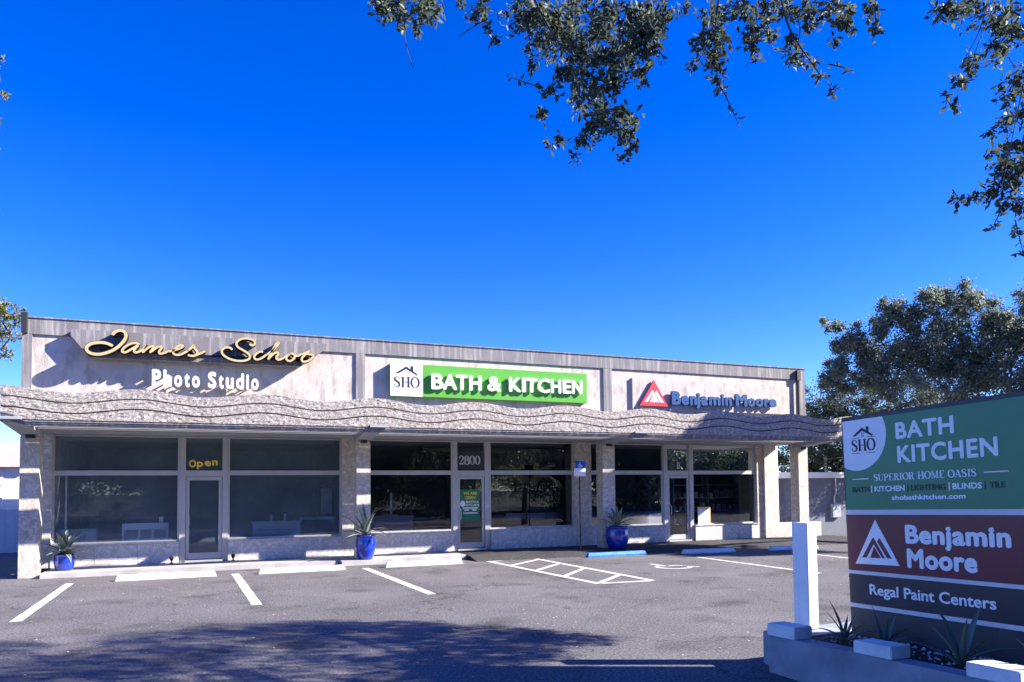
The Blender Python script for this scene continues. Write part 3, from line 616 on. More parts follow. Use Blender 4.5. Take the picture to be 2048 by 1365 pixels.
for a, b, c in bx:
    mb = MB(); text(mb, fN, c, a, b, 4.80+.013*(a-18.5), .46-.013*(a-18.5), .07, .16, .045); mb.build('letter', M_blue, N)

# ================================================================== SMALL THINGS AT THE SHOP FRONT
S = thing('parking_sign', (14.80, -0.6, 0.1), 'slim black pole with blue wheelchair plate above a white plate', 'parking sign')
mb = MB(); mb.tube([(14.80, -.6, .08), (14.80, -.6, 2.88)], .022, 8); mb.build('pole', M_dark, S)
mb = MB(); mb.box(14.64, 14.985, -.645, -.63, 2.655, 2.88); pl = mb.build('plate', M_access, S, bevel=.003, label='blue plate with white wheelchair symbol')
mb = MB(); fS = FA(-.646)
ribbon(mb, fS, [(14.80+.055*math.cos(t), 2.735+.05*math.sin(t)) for t in np.linspace(2.2, 6.4, 9)], .016, 0, .003, 4); ribbon(mb, fS, [(14.79, 2.84), (14.795, 2.79), (14.80, 2.745), (14.85, 2.74), (14.87, 2.69)], .016, 0, .0034, 4); mb.build('symbol', M_signwhite, pl)
mb = MB(); mb.box(14.60, 14.985, -.645, -.63, 2.405, 2.65); mb.build('plate', M_signwhite, S, bevel=.003, label='white plate')
K = thing('door_poster', (11.87, 1.33, 1.02), 'green opening poster on the glass of the middle shop door', 'poster')
MB().box(11.565, 12.21, 1.325, 1.34, 1.03, 2.03).build('sheet', mat('poster_green', (0.03, 0.20, 0.09), rough=.5), K)
fK = FA(1.325); mb = MB(); text(mb, fK, 'WE ARE', 11.66, 12.12, 1.86, .10, 0, .003, .03); mb.build('lettering', M_yellow, K); mb = MB(); text(mb, fK, 'OPEN', 11.72, 12.06, 1.72, .10, 0, .003, .03); mb.build('lettering', M_yellow, K)
mb = MB(); text(mb, fK, 'BATH &', 11.76, 12.18, 1.60, .075, 0, .003, .03); mb.build('lettering', M_signwhite, K); mb = MB(); text(mb, fK, 'KITCHEN', 11.74, 12.19, 1.50, .075, 0, .003, .03); mb.build('lettering', M_signwhite, K); mb = MB()
for z, a, b in ((1.43, 11.64, 12.15), (1.36, 11.7, 11.84), (1.36, 11.95, 12.1), (1.27, 11.66, 12.14)): mb.box(a, b, 1.322, 1.325, z, z+.035)
mb.build('small_print', M_signwhite, K)
mb = MB(); mb.prism([(11.64+.085*math.cos(t), 1.58+.10*math.sin(t)) for t in np.linspace(0, 2*math.pi, 16, endpoint=False)], fK, 0, .0045); mb.build('logo_disc', M_signwhite, K)
# wheel stops
def wheel_stop(x0, x1, y, m, label, dy=0.0):
    t = bpy.data.objects
    cxm = (x0+x1)/2; h = .125; a, b = .085, .055
    mb = MB(); L_ = (x1-x0)/2
    pr = [(-a, 0.0), (a, 0.0), (a, .05), (b, h), (-b, h), (-a, .05)]
    n = 10; vs_ = []; 
    for i in range(n+1):
        xx = -L_+2*L_*i/n; e = .06 if i in (0, n) else 0
        for (yy, zz) in pr: vs_.append((xx+(-e if False else 0)*0+(0.05*(zz/h) if i == 0 else (-0.05*(zz/h) if i == n else 0)), yy+rng.normal(0, .002), zz+(rng.normal(0, .002) if zz > 0 else 0)))
    fs_ = [(6*i+j, 6*i+(j+1) % 6, 6*(i+1)+(j+1) % 6, 6*(i+1)+j) for i in range(n) for j in range(6)]+[tuple(range(5, -1, -1)), tuple(6*n+j for j in range(6))]
    mb.add(vs_, fs_); o = mb.build('wheel_stop', m, None); o.location = (cxm, y, 0.002); o.rotation_euler = (0, 0, math.atan2(dy, x1-x0))
    for q in (-.62, .62):
        pn = MB().tube([(q*L_, 0, .10), (q*L_, 0, .137)], .016, 8).build('pin', M_rust, o, local=True)
    return tag(o, label, 'wheel stop', 'wheel stops along the shop front')
wheel_stop(2.24, 4.41, -1.55, M_stop, 'white concrete wheel stop nearest the left end, in front of the photo studio door', .03)
wheel_stop(5.37, 7.50, -1.55, M_stop, 'white concrete wheel stop left of the tall blue pot, below the wide left shop window', .02)
wheel_stop(8.54, 10.69, -1.48, M_stop, 'white concrete wheel stop between the tall blue pot and the striped hatching', .02)
wheel_stop(14.53, 16.53, -1.52, M_bluestop, 'bright blue wheel stop in the reserved bay before the stout pot', -.03)
wheel_stop(17.62, 19.48, -1.95, M_stop, 'white wheel stop right of the blue one, half in tree shade', -.1)
wheel_stop(20.75, 22.6, -2.2, M_stop, 'white wheel stop at the far right, partly behind the white post', -.1)

# agaves
def agave_mesh(L_, wd, bend, seed, pale=True):
    r = random.Random(seed); n = 8; vs_ = []; cols = []
    for i in range(n+1):
        t = i/n; half = wd/2*(0.55+1.1*t*(1-t)*1.6)*(1-t**3) if t < 1 else 0.001
        ang = bend*t; y = L_*(t-bend*.0*t); z = L_*(t*math.cos(ang*.0))
        # arc in the y-z plane: start steep, bend outwards
        th = bend*t
        yy = L_*(math.sin(th)/max(bend, 1e-3)*.0+t*math.sin(th*.55)); zz = L_*t*math.cos(th*.55)
        for s_, k in ((-1, 0), (-.62, 1), (0, 2), (.62, 1), (1, 0)):
            vs_.append((s_*half, yy-(.35*half*abs(s_))*1.0, zz+.30*half*abs(s_))); g = r.uniform(.9, 1.1)
            cols.append(((0.52, 0.50, 0.36) if (k == 0 and pale) else (0.12*g, 0.175*g, 0.135*g)) + (1,))
    fs_ = [(5*i+j, 5*i+j+1, 5*(i+1)+j+1, 5*(i+1)+j) for i in range(n) for j in range(4)]
    me = bpy.data.meshes.new('leaf'); me.from_pydata(vs_, [], fs_); a = me.color_attributes.new('Col', 'FLOAT_COLOR', 'POINT')
    a.data.foreach_set('color', np.array(cols, dtype=np.float32).ravel()); me.shade_smooth(); me.materials.append(M_agave); me.update(); return me
AG = [agave_mesh(1, .17, b, i) for i, b in enumerate((.35, .8, 1.25))]
AGD = [agave_mesh(1, .13, b, i+9, False) for i, b in enumerate((.3, .6, .9))]
def agave(parent, base, n, L_, spread, seed, meshes=AG, wmul=1.0, up=0.0):
    r = random.Random(seed)
    for i in range(n):
        t = i/n; az = i*2.39996+r.uniform(-.25, .25); tilt = up+(.10+spread*t)+r.uniform(-.08, .08)
        o = bpy.data.objects.new('leaf', meshes[min(2, int(t*2.4)+(r.random() < .3))]); link(o, parent)
        s_ = L_*r.uniform(.75, 1.05)*(1-.15*t); o.scale = (s_*wmul, s_, s_); o.location = (r.uniform(-.02, .02), r.uniform(-.02, .02), base)
        o.rotation_euler = Matrix.Rotation(az, 3, 'Z').to_euler() if False else (Matrix.Rotation(az, 3, 'Z') @ Matrix.Rotation(-tilt, 3, 'X')).to_euler()
def potted(x, y, z, h, rt, rb, label, n, L_, spread, seed, bulge=.04, wm=1.0):
    t = thing('potted_agave', (x, y, z), label, 'potted plant', 'blue potted agaves at the columns')
    pr = [(rb*.9, 0), (rb, .01)]+[(rb+(rt-rb)*q+bulge*math.sin(math.pi*q), h*q*.93) for q in (.15, .3, .45, .6, .75, .9, 1)]+[(rt+.02, h*.94), (rt+.025, h*.97), (rt+.01, h), (rt-.03, h), (rt-.045, h*.92)]
    pot = MB().lathe(pr, 0, 0).build('pot', M_glaze, t, local=True, smooth=True)
    MB().lathe([(0.001, h*.93), (rt*.5, h*.935), (rt-.03, h*.925)], 0, 0, 20).build('soil', M_soil, t, local=True)
    agave(t, h*.92, n, L_, spread, seed, wmul=wm)
    return t
potted(.90, .42, .12, .40, .23, .185, 'low blue pot of pale edged agave beside the leftmost column', 28, .78, 1.25, 3, .02, 1.2)
potted(8.25, -.32, .125, .68, .25, .19, 'tall blue pot with sparse long agave leaves before the second column', 16, .98, 1.25, 5, .05, .95)
potted(16.16, -.48, .12, .70, .34, .26, 'stout dark blue pot with upright agave before the third column', 16, .86, .95, 8, .06, 1.15)

# interior things seen through the glass
def simple(name, loc, label, cat, parts, group=None):
    t = thing(name, loc, label, cat, group)
    for nm, m, boxes in parts:
        if not isinstance(boxes, list): boxes = [boxes]
        mb = MB()
        for b in boxes: mb.box(*b)
        mb.build(nm, m, t, bevel=.004 if len(boxes) == 1 else 0)
    return t
simple('shelf_cabinet', (2.6, 2.3, .13), 'white low cabinet with three open cubbies inside the left shop window', 'cabinet',
       [('carcass', M_whitelam, [(2.0, 3.16, 2.1, 2.5, 1.0, 1.18), (2.0, 3.16, 2.1, 2.5, .64, .70), (2.0, 2.06, 2.1, 2.5, .70, 1.0), (3.1, 3.16, 2.1, 2.5, .7, 1.0), (2.40, 2.45, 2.1, 2.5, .7, 1.0), (2.74, 2.79, 2.1, 2.5, .7, 1.0)]),
        ('back_panel', M_roomlite, (2.06, 3.1, 2.44, 2.495, .7, 1.0)), ('leg', M_whitelam, (2.02, 2.1, 2.12, 2.2, .13, .64)), ('leg', M_whitelam, (3.06, 3.14, 2.12, 2.2, .13, .64))])
cj = MB().lathe([(.001, 0), (.065, 0), (.065, .16), (.055, .165), (.001, .15)], 0, 0, 16).build('candle_jar', M_whitelam, None); cj.location = (2.98, 2.28, 1.18); tag(cj, 'white candle jar standing on the low cabinet', 'candle jar')
simple('reception_desk', (6.1, 2.9, .13), 'white reception desk behind the right window of the left shop', 'desk', [('front_panel', M_whitelam, (5.43, 6.81, 2.6, 2.66, .14, 1.08)), ('desk_top', M_whitelam, (5.40, 6.84, 2.58, 3.2, 1.08, 1.13)), ('side_panel', M_whitelam, (5.45, 5.5, 2.66, 3.15, .14, 1.08)), ('side_panel', M_whitelam, (6.74, 6.79, 2.66, 3.15, .14, 1.08)), ('drawer_line', M_room, [(5.55, 6.7, 2.594, 2.599, .86, .875)])])
simple('side_table', (7.6, 3.6, .13), 'long pale table right of the reception desk', 'table', [('table_top', M_whitelam, (6.9, 8.0, 3.3, 4.0, 1.12, 1.2)), ('leg', M_dark, (6.95, 7.0, 3.35, 3.4, .13, 1.12)), ('leg', M_dark, (7.9, 7.95, 3.35, 3.4, .13, 1.12))])
simple('picture_frame', (8.0, 4.2, 1.2), 'dark framed picture of pale shapes leaning on the table', 'picture', [('frame', M_dark, (7.55, 8.05, 4.05, 4.09, 1.2, 2.2)), ('print', M_roomlite, (7.62, 7.98, 4.04, 4.052, 1.3, 2.12))])
for k, x in enumerate((5.98, 6.38)):
    o = MB().lathe([(.001, 0), (.04, 0), (.04, .16+.04*k), (.02, .2+.03*k), (.001, .2+.03*k)], 0, 0, 12).build('desk_bottle', M_whitelam, None); o.location = (x, 2.8, 1.13); tag(o, ('short' if k == 0 else 'taller')+' white bottle on the reception desk', 'bottle', 'bottles on the desk')
simple('side_console', (.9, 2.6, .13), 'grey console behind the leftmost agave inside the window', 'console', [('body', M_roomlite, (.5, 1.35, 2.3, 2.7, .13, 1.05)), ('curtain_rod', M_whitelam, (.66, .70, 1.9, 1.94, .8, 2.55))])
simple('display_counter', (9.7, 2.9, .13), 'white display counter in the left window of the middle shop', 'counter', [('body', M_whitelam, (8.9, 10.35, 2.6, 3.2, .14, 1.16)), ('top', M_whitelam, (8.87, 10.4, 2.57, 3.25, 1.16, 1.2))])
simple('faucet_display', (9.7, 2.9, 1.2), 'tall bright tap column standing on the display counter', 'display', [('post', M_signwhite, (9.66, 9.72, 2.8, 2.86, 1.24, 1.95)), ('base', M_whitelam, (9.5, 9.9, 2.7, 3.0, 1.2, 1.24))])
simple('vanity_cabinet', (10.8, 4.2, .13), 'dark vanity cabinet standing deeper in the middle shop', 'cabinet', [('body', mat('vanity', (.05, .07, .12), rough=.5), (10.2, 11.6, 4.0, 4.6, .13, 1.0)), ('top', M_roomlite, (10.15, 11.65, 3.95, 4.65, 1.0, 1.06))])
for k, (a, b) in enumerate(((13.62, 14.33), (14.42, 15.08), (15.15, 15.5))):
    o = MB().box(a, b, 2.55, 2.62, 1.0, 1.2).build('sample_board', M_roomlite, None, bevel=.004)
    tag(o, ('leftmost', 'middle', 'rightmost')[k]+' of three pale sample boards in the right window of the middle shop', 'sample board', 'sample boards in the window')
simple('sample_stand', (14.5, 2.8, .13), 'dark stand carrying the pale sample boards', 'stand', [('body', M_roomdark, (13.5, 15.55, 2.63, 3.0, .13, .995))])
# paint shelves in the right shop
sh = thing('paint_shelf', (22.1, 3.2, .13), 'metal shelving full of paint tins in the right shop', 'shelf')
for z in (.6, 1.1, 1.6, 2.1): box('shelf_board', M_tin, sh, 20.7, 23.9, 3.0, 3.4, z, z+.03)
for x in (20.7, 22.3, 23.86): box('upright', M_tin, sh, x, x+.04, 3.01, 3.39, .13, 2.5)
cm = MB().lathe([(.001, 0), (.085, 0), (.085, .19), (.08, .2), (.001, .2)], 0, 0, 12); c0 = None
r = random.Random(4); nn = 0
for z in (.63, 1.13, 1.63):
    x = 20.85
    while x < 23.8:
        if abs(x-22.32) > .12:
            if c0 is None: c0 = cm.build('paint_tin', M_tin, None); c1m = c0.data.copy(); c1m.materials.clear(); c1m.materials.append(M_tin2); o = c0
            else: o = bpy.data.objects.new('paint_tin', c0.data if r.random() < .5 else c1m); COL.objects.link(o)
            s_ = r.choice((.8, 1.0, 1.25)); o.location = (x, 3.17+r.uniform(-.03, .03), z); o.scale = (s_, s_, s_*r.uniform(.9, 1.2))
            tag(o, 'paint tin among many on the '+{.63: 'lowest', 1.13: 'middle', 1.63: 'highest'}[z]+' row of the metal shelving', 'paint tin', 'paint tins on the %s shelf' % {.63: 'lowest', 1.13: 'middle', 1.63: 'highest'}[z])
        x += r.uniform(.2, .3)
simple('window_poster', (20.75, 1.22, .68), 'white poster in a gold frame standing on the sill of the right shop window', 'poster', [('frame', M_gold, (20.50, 21.06, 1.23, 1.25, .682, 1.32)), ('sheet', M_signwhite, (20.50, 20.98, 1.20, 1.228, .684, 1.24))])
for k, x in enumerate((21.45, 22.55)):
    t = thing('track_lamp', (x, 2.6, 3.4), ('left' if k == 0 else 'right')+' white ceiling spot of the pair in the right shop', 'ceiling lamp', 'ceiling spots in the right shop')
    mb = MB(); mb.tube([(x, 2.6, 3.58), (x, 2.6, 3.3)], .015); mb.build('stem', M_signwhite, t); mb = MB(); mb.tube([(x, 2.6, 3.32), (x-.02, 2.5, 3.08)], [.07, .10], 12); mb.build('lamp_head', M_signwhite, t)
for k, (x, px_) in enumerate(((3.3, 0), (4.85, 0))):
    t = thing('ground_spotlight', (x, 1.05, .12), ('left' if k == 0 else 'right')+' small dark spotlight on the walkway by the left shop door', 'spotlight', 'small spotlights by the left door')
    mb = MB(); mb.box(x-.05, x+.05, 1.0, 1.1, .121, .14); mb.build('base', M_dark, t); mb = MB(); mb.tube([(x, 1.06, .14), (x, 1.02, .24)], .02); mb.build('stem', M_dark, t); mb = MB(); mb.tube([(x, 1.06, .22), (x, .98, .28)], [.04, .055], 10); mb.build('lamp_head', M_dark, t)

# ================================================================== MONUMENT SIGN AND PLANTER (set slightly out of level)
SL = 0.02628
ux = Vector((0, -1, SL)).normalized(); wx = Vector((-1, 0, 0)); vx = wx.cross(ux); vx = -vx if vx.z < 0 else vx
SM = Matrix(((ux.x, vx.x, wx.x, 10.9), (ux.y, vx.y, wx.y, -14.65), (ux.z, vx.z, wx.z, 0.0), (0, 0, 0, 1)))
Q = thing('monument_sign', None, 'freestanding roadside sign of stacked green, maroon and navy panels in a dark frame', 'sign', mtx=SM)
SW = 2.42
fQ = lambda a, b, d: (a, b, d)
def sbox(name, m, u0, u1, v0, v1, d0, d1, bev=0.0, parent=None, **k): return MB().box(u0, u1, v0, v1, d0, d1).build(name, m, parent or Q, bevel=bev, local=True, **k)
sbox('frame', M_frame, -.02, SW, .30, 2.805, -.18, -.002, .008)
sbox('panel', M_darkgreen, .012, SW-.03, 1.765, 2.757, -.0015, .008, label='green panel with white shield')
sbox('divider_strip', M_strip, .0, SW-.02, 1.708, 1.763, -.0015, .014)
sbox('panel', M_maroon, .012, SW-.03, 1.096, 1.706, -.0015, .008, label='maroon panel with white triangle mark')
sbox('divider_strip', M_strip, .0, SW-.02, 1.055, 1.094, -.0015, .014)
sbox('panel', M_navy, .012, SW-.03, .734, 1.053, -.0015, .008, label='navy panel')
sbox('divider_strip', M_strip, .0, SW-.02, .688, .732, -.0015, .014)
sbox('base', M_slate, .0, SW-.02, .28, .686, -.0015, .010)
mb = MB(); ap = [(.013, 2.236)]+[(.195+.392*math.cos(R_(a)), 2.585+.392*math.sin(R_(a))) for a in np.linspace(-118, 26, 26)]+[(.013, 2.756)]
mb.prism(ap, fQ, .0082, .0105); mb.build('shield', M_signwhite, Q, local=True)
class _L: pass
def local_logo():
    global MB
    k = len(bpy.data.objects)
    logo(Q2, lambda a, b, d: (a, b, .0107+d*.5), .285, 2.408, .275, 0, M_ink)
Q2 = bpy.data.objects.new('shield_logo', None); COL.objects.link(Q2)   # temporary holder at the origin
local_logo()
for ch in list(Q2.children): ch.parent = Q
bpy.data.objects.remove(Q2)
def stext(txt, a0, a1, base, cap, m, bold=.03, name='lettering', sp=1.0):
    mb = MB(); text(mb, fQ, txt, a0, a1, base, cap, .0085, .0125, bold, 0, sp); return mb.build(name, m, Q, local=True)
stext('BATH', .706, 1.36, 2.494, .174, M_signwhite, .032, sp=1.08); stext('KITCHEN', .714, 1.776, 2.246, .178, M_signwhite, .032, sp=1.08)
mb = MB(); serif(mb, fQ, 'SUPERIOR HOME OASIS', .40, 1.56, 2.07, .072, .0085, .0115); mb.build('lettering', M_signwhite, Q, local=True)
mb = MB(); mb.box(.115, .335, 2.094, 2.104, .0085, .011); mb.box(1.63, 1.86, 2.098, 2.108, .0085, .011); mb.build('rule', M_signwhite, Q, local=True)
def ua(px): d = ray(px, 980); t = (10.9-CAM[0])/d[0]; return -14.65-(CAM[1]+d[1]*t)
for txt, a, b, m in (('BATH', 1714, 1748, M_inkgreen), ('|', 1752, 1754, M_signwhite), ('KITCHEN', 1759, 1820, M_signwhite), ('|', 1824.5, 1826.5, M_inkgreen), ('LIGHTING', 1832, 1903, M_inkgreen), ('|', 1909, 1911.5, M_signwhite), ('BLINDS', 1917, 1977, M_signwhite), ('|', 1982, 1984, M_inkgreen), ('TILE', 1992, 2024, M_inkgreen)):
    if txt == '|': sbox('rule', m, ua(a), ua(b), 1.945, 2.022, .0085, .011)
    else: stext(txt, ua(a), ua(b), 1.955, .058, m, .035)
mb = MB(); text(mb, fQ, 'shobathkitchen.com', .616, 1.438, 1.862, .052, .0085, .0115, .035, 0); mb.build('lettering', M_signwhite, Q, local=True)
# triangle mark on the maroon panel: white triangle with maroon chevrons
mb = MB(); t3 = [(.10, 1.168), (.667, 1.178), (.388, 1.655)]; mb.prism(t3, fQ, .0082, .0110); em2 = mb.build('emblem', M_signwhite, Q, local=True)
emblem_strokes(lambda a, b, d: (a, b, .0112+d), t3[0], t3[1], t3[2], 0, .0015).build('emblem_mark', M_maroon, em2, local=True)
stext('Benjamin', .754, 1.842, 1.414, .192, M_signwhite, .045, sp=1.06); stext('Moore', .76, 1.512, 1.165, .200, M_signwhite, .045, sp=1.06)
stext('Regal Paint Centers', .271, 1.668, .846, .113, M_signwhite, .022)

PL = thing('planter', (10.9, -16, 0), 'raised pale painted planter bed around the foot of the roadside sign', 'planter')
def zt(y, z): return z+SL*1.2*(-14.37-y)
def slab(mb, x0, x1, y0, y1, z0, z1):      # top follows the slight fall of the bed
    mb.add([(x0, y0, z0 if z0 <= 0.001 else zt(y0, z0)), (x1, y0, z0 if z0 <= 0.001 else zt(y0, z0)), (x1, y1, z0 if z0 <= 0.001 else zt(y1, z0)), (x0, y1, z0 if z0 <= 0.001 else zt(y1, z0)), (x0, y0, zt(y0, z1)), (x1, y0, zt(y0, z1)), (x1, y1, zt(y1, z1)), (x0, y1, zt(y1, z1))],
           [(0, 3, 2, 1), (4, 5, 6, 7), (0, 1, 5, 4), (1, 2, 6, 5), (2, 3, 7, 6), (3, 0, 4, 7)]); return mb
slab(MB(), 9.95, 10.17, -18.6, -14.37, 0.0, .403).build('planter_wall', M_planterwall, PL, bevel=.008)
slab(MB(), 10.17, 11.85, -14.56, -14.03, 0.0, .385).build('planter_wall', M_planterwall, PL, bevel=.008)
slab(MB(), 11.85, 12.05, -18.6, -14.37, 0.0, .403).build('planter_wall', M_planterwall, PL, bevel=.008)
slab(MB(), 10.17, 11.85, -18.6, -14.56, 0.0, .375).build('soil', M_soil, PL)
slab(MB(), 9.945, 10.19, -14.776, -14.36, .405, .535).build('cap_block', M_planter, PL, bevel=.008)
slab(MB(), 9.965, 10.21, -15.95, -15.52, .405, .52).build('cap_block', M_planter, PL, bevel=.008)
slab(MB(), 9.965, 10.21, -17.10, -16.66, .405, .52).build('cap_block', M_planter, PL, bevel=.008)
# white post behind the corner block
wp_ = thing('white_post', (10.67, -14.2, .40), 'square white painted post standing at the planter corner', 'post')
MB().box(10.60, 10.745, -14.31, -14.07, .40, 1.61).build('shaft', M_white, wp_, bevel=.006)
# pebbles
me_b = []; mb = MB()
for i in range(420):
    y = rng.uniform(-18.2, -14.7); x = rng.choice([rng.uniform(10.62, 10.86), rng.uniform(10.3, 10.86)]); s_ = rng.uniform(.010, .028); z = zt(y, .378)
    k = [(s_*rng.uniform(.7, 1.2), 0, 0), (0, s_*rng.uniform(.7, 1.2), 0), (-s_, 0, 0), (0, -s_, 0), (0, 0, s_*.8), (0, 0, -s_*.4)]
    mb.add([(x+a, y+b, z+c) for a, b, c in k], [(0, 1, 4), (1, 2, 4), (2, 3, 4), (3, 0, 4), (1, 0, 5), (2, 1, 5), (3, 2, 5), (0, 3, 5)])
tag(mb.build('pebbles', M_pebble, None), 'white pebbles scattered on the planter soil along the sign base', 'pebbles', kind='stuff')
for k, (x, y, n, L_, lab) in enumerate(((10.42, -15.0, 12, .46, 'dark spiky agave at the near corner of the planter beside the white post'), (10.55, -15.38, 9, .48, 'dark agave with upright blades behind the first white cap block'), (10.42, -16.27, 11, .62, 'green agave with tall broad blades between the two white cap blocks'), (10.45, -17.05, 8, .5, 'agave beside the nearest cap block at the frame edge'))):
    t = thing('agave', (x, y, zt(y, .37)), lab, 'plant', 'agaves in the planter'); agave(t, 0, n, L_, 1.0, 20+k, AGD, .9, .08)

# ================================================================== NEIGHBOURS
Z = thing('grey_shed', (27.5, 2.6, 0), 'low grey blue outbuilding with white fascia right of the shops', 'building')
box('wall', M_nbr, Z, 24.75, 36, 2.6, 9, 0, 2.36); box('roof_fascia', M_white, Z, 24.6, 36.2, 2.45, 9.2, 2.36, 2.60, bevel=.01)
box('wall_panel', mat('dark_panel', (.10, .11, .14), rough=.7), Z, 25.05, 25.72, 2.575, 2.598, .5, 2.3)
mb = MB(); mb.tube([(28.42, 2.55, 2.34), (28.42, 2.55, 1.75), (28.34, 2.55, 1.6), (28.34, 2.55, 1.25)], .04); mb.build('conduit', M_tin, Z)
box('meter_box', mat('meter_grey', (.38, .40, .43), rough=.5), Z, 28.15, 28.6, 2.46, 2.597, .72, 1.28, bevel=.01)
mb = MB(); mb.tube([(28.15, 2.8, 2.6), (28.15, 2.8, 3.25)], .05); mb.build('vent_pipe', M_white, Z)
mb = MB(); mb.tube([(24.9, 2.85, 2.72), (28.15, 2.8, 3.15), (30.5, 2.8, 3.4)], .018, 6); mb.build('service_wire', M_white, Z)
H = thing('white_house', (-4, 11, 0), 'white stucco house with pink tiled roof left of the shops', 'house')
box('wall', M_house, H, -9, -1.9, 10.4, 16, 0, 3.05)
mb = MB(); mb.add([(-9.3, 10.1, 3.0), (-1.6, 10.1, 3.0), (-1.6, 13.2, 3.95), (-9.3, 13.2, 3.95), (-1.6, 16.3, 3.0), (-9.3, 16.3, 3.0)], [(0, 1, 2, 3), (3, 2, 4, 5), (1, 4, 2), (0, 3, 5), (0, 5, 4, 1)]); mb.build('roof', M_tile, H)
for z0, z1 in ((2.35, 2.85), (1.55, 1.95)):
    f = MB().box(-3.05, -2.62, 10.36, 10.398, z0, z1).build('window', M_white, H)
    for k in range(5): MB().box(-2.98, -2.69, 10.335, 10.358, z0+.05+k*(z1-z0-.1)/5, z0+.05+(k+.7)*(z1-z0-.1)/5).build('slat', M_shutter, f)
FN = thing('white_fence', (-3, 9.4, 0), 'white board fence in shade before the white house', 'fence')
x = -8.0
f0 = None
while x < -1.75:
    if f0 is None: f0 = MB().box(0, .28, 0, .03, 0, 1.5).build('board', M_fence, FN, local=True, bevel=.003); o = f0
    else: o = bpy.data.objects.new('board', f0.data); link(o, FN)
    o.location = (x+3, 0, random.uniform(-.01, .01)); x += .285
box('rail', M_fence, FN, -8, -1.7, 9.435, 9.48, 1.1, 1.2)

# ================================================================== TREES
def leaf_mesh(name, P_, size, m, parent, kind='stuff', asp=.45, jitter=.35, drop=.3):
    """One quad (folded along the rib) per point; sizes vary."""
    if parent is not None: P_ = P_-np.array(base_of(parent))
    n = len(P_); s_ = size*rng.uniform(1-jitter, 1+jitter, n)
    d = rng.normal(size=(n, 3)); d[:, 2] -= drop; d /= np.linalg.norm(d, axis=1)[:, None]
    e = np.cross(d, rng.normal(size=(n, 3))); e /= np.linalg.norm(e, axis=1)[:, None]+1e-9; nn = np.cross(d, e)
    b = P_; tip = P_+d*s_[:, None]; mid = P_+d*(s_*.55)[:, None]; wv = e*(s_*asp*.5)[:, None]; fold = nn*(s_*.10)[:, None]
    V = np.stack([b, mid+wv+fold, tip, mid-wv+fold], 1).reshape(-1, 3)
    me = bpy.data.meshes.new(name); me.vertices.add(4*n); me.vertices.foreach_set('co', V.ravel())
    idx = np.arange(n)[:, None]*4; fa = np.concatenate([idx+np.array([0, 1, 2]), idx+np.array([0, 2, 3])], 1).reshape(-1)
    me.loops.add(6*n); me.loops.foreach_set('vertex_index', fa.astype(np.int32)); me.polygons.add(2*n)
    me.polygons.foreach_set('loop_start', np.arange(2*n, dtype=np.int32)*3); me.polygons.foreach_set('loop_total', np.full(2*n, 3, dtype=np.int32))
    me.update(calc_edges=True); me.validate(); me.materials.append(m)
    o = bpy.data.objects.new(name, me); link(o, parent)
    if kind: o['kind'] = kind
    return o
def sprigs(c, rad, n_tw, per, twl, mb=None, twr=.003, flat=.8):
    """Leaf positions along short twigs springing from points inside a clump at c."""
    out = []
    for _ in range(n_tw):
        d0 = rng.normal(size=3); d0 /= np.linalg.norm(d0); p = np.array(c)+d0*rad*rng.uniform(0, .75)*np.array([1, 1, flat])
        d = d0*.6+rng.normal(size=3)*.6; d[2] -= .25; d /= np.linalg.norm(d)
        L_ = twl*rng.uniform(.6, 1.2); q = p+d*L_
        for k in range(per):
            t = (k+.5)/per; out.append(p+(q-p)*t+rng.normal(size=3)*.008)
        if mb is not None: mb.tube([p, (p+q)/2+rng.normal(size=3)*.01, q], [twr*1.3, twr, twr*.6], 4, cap=False)
    return out
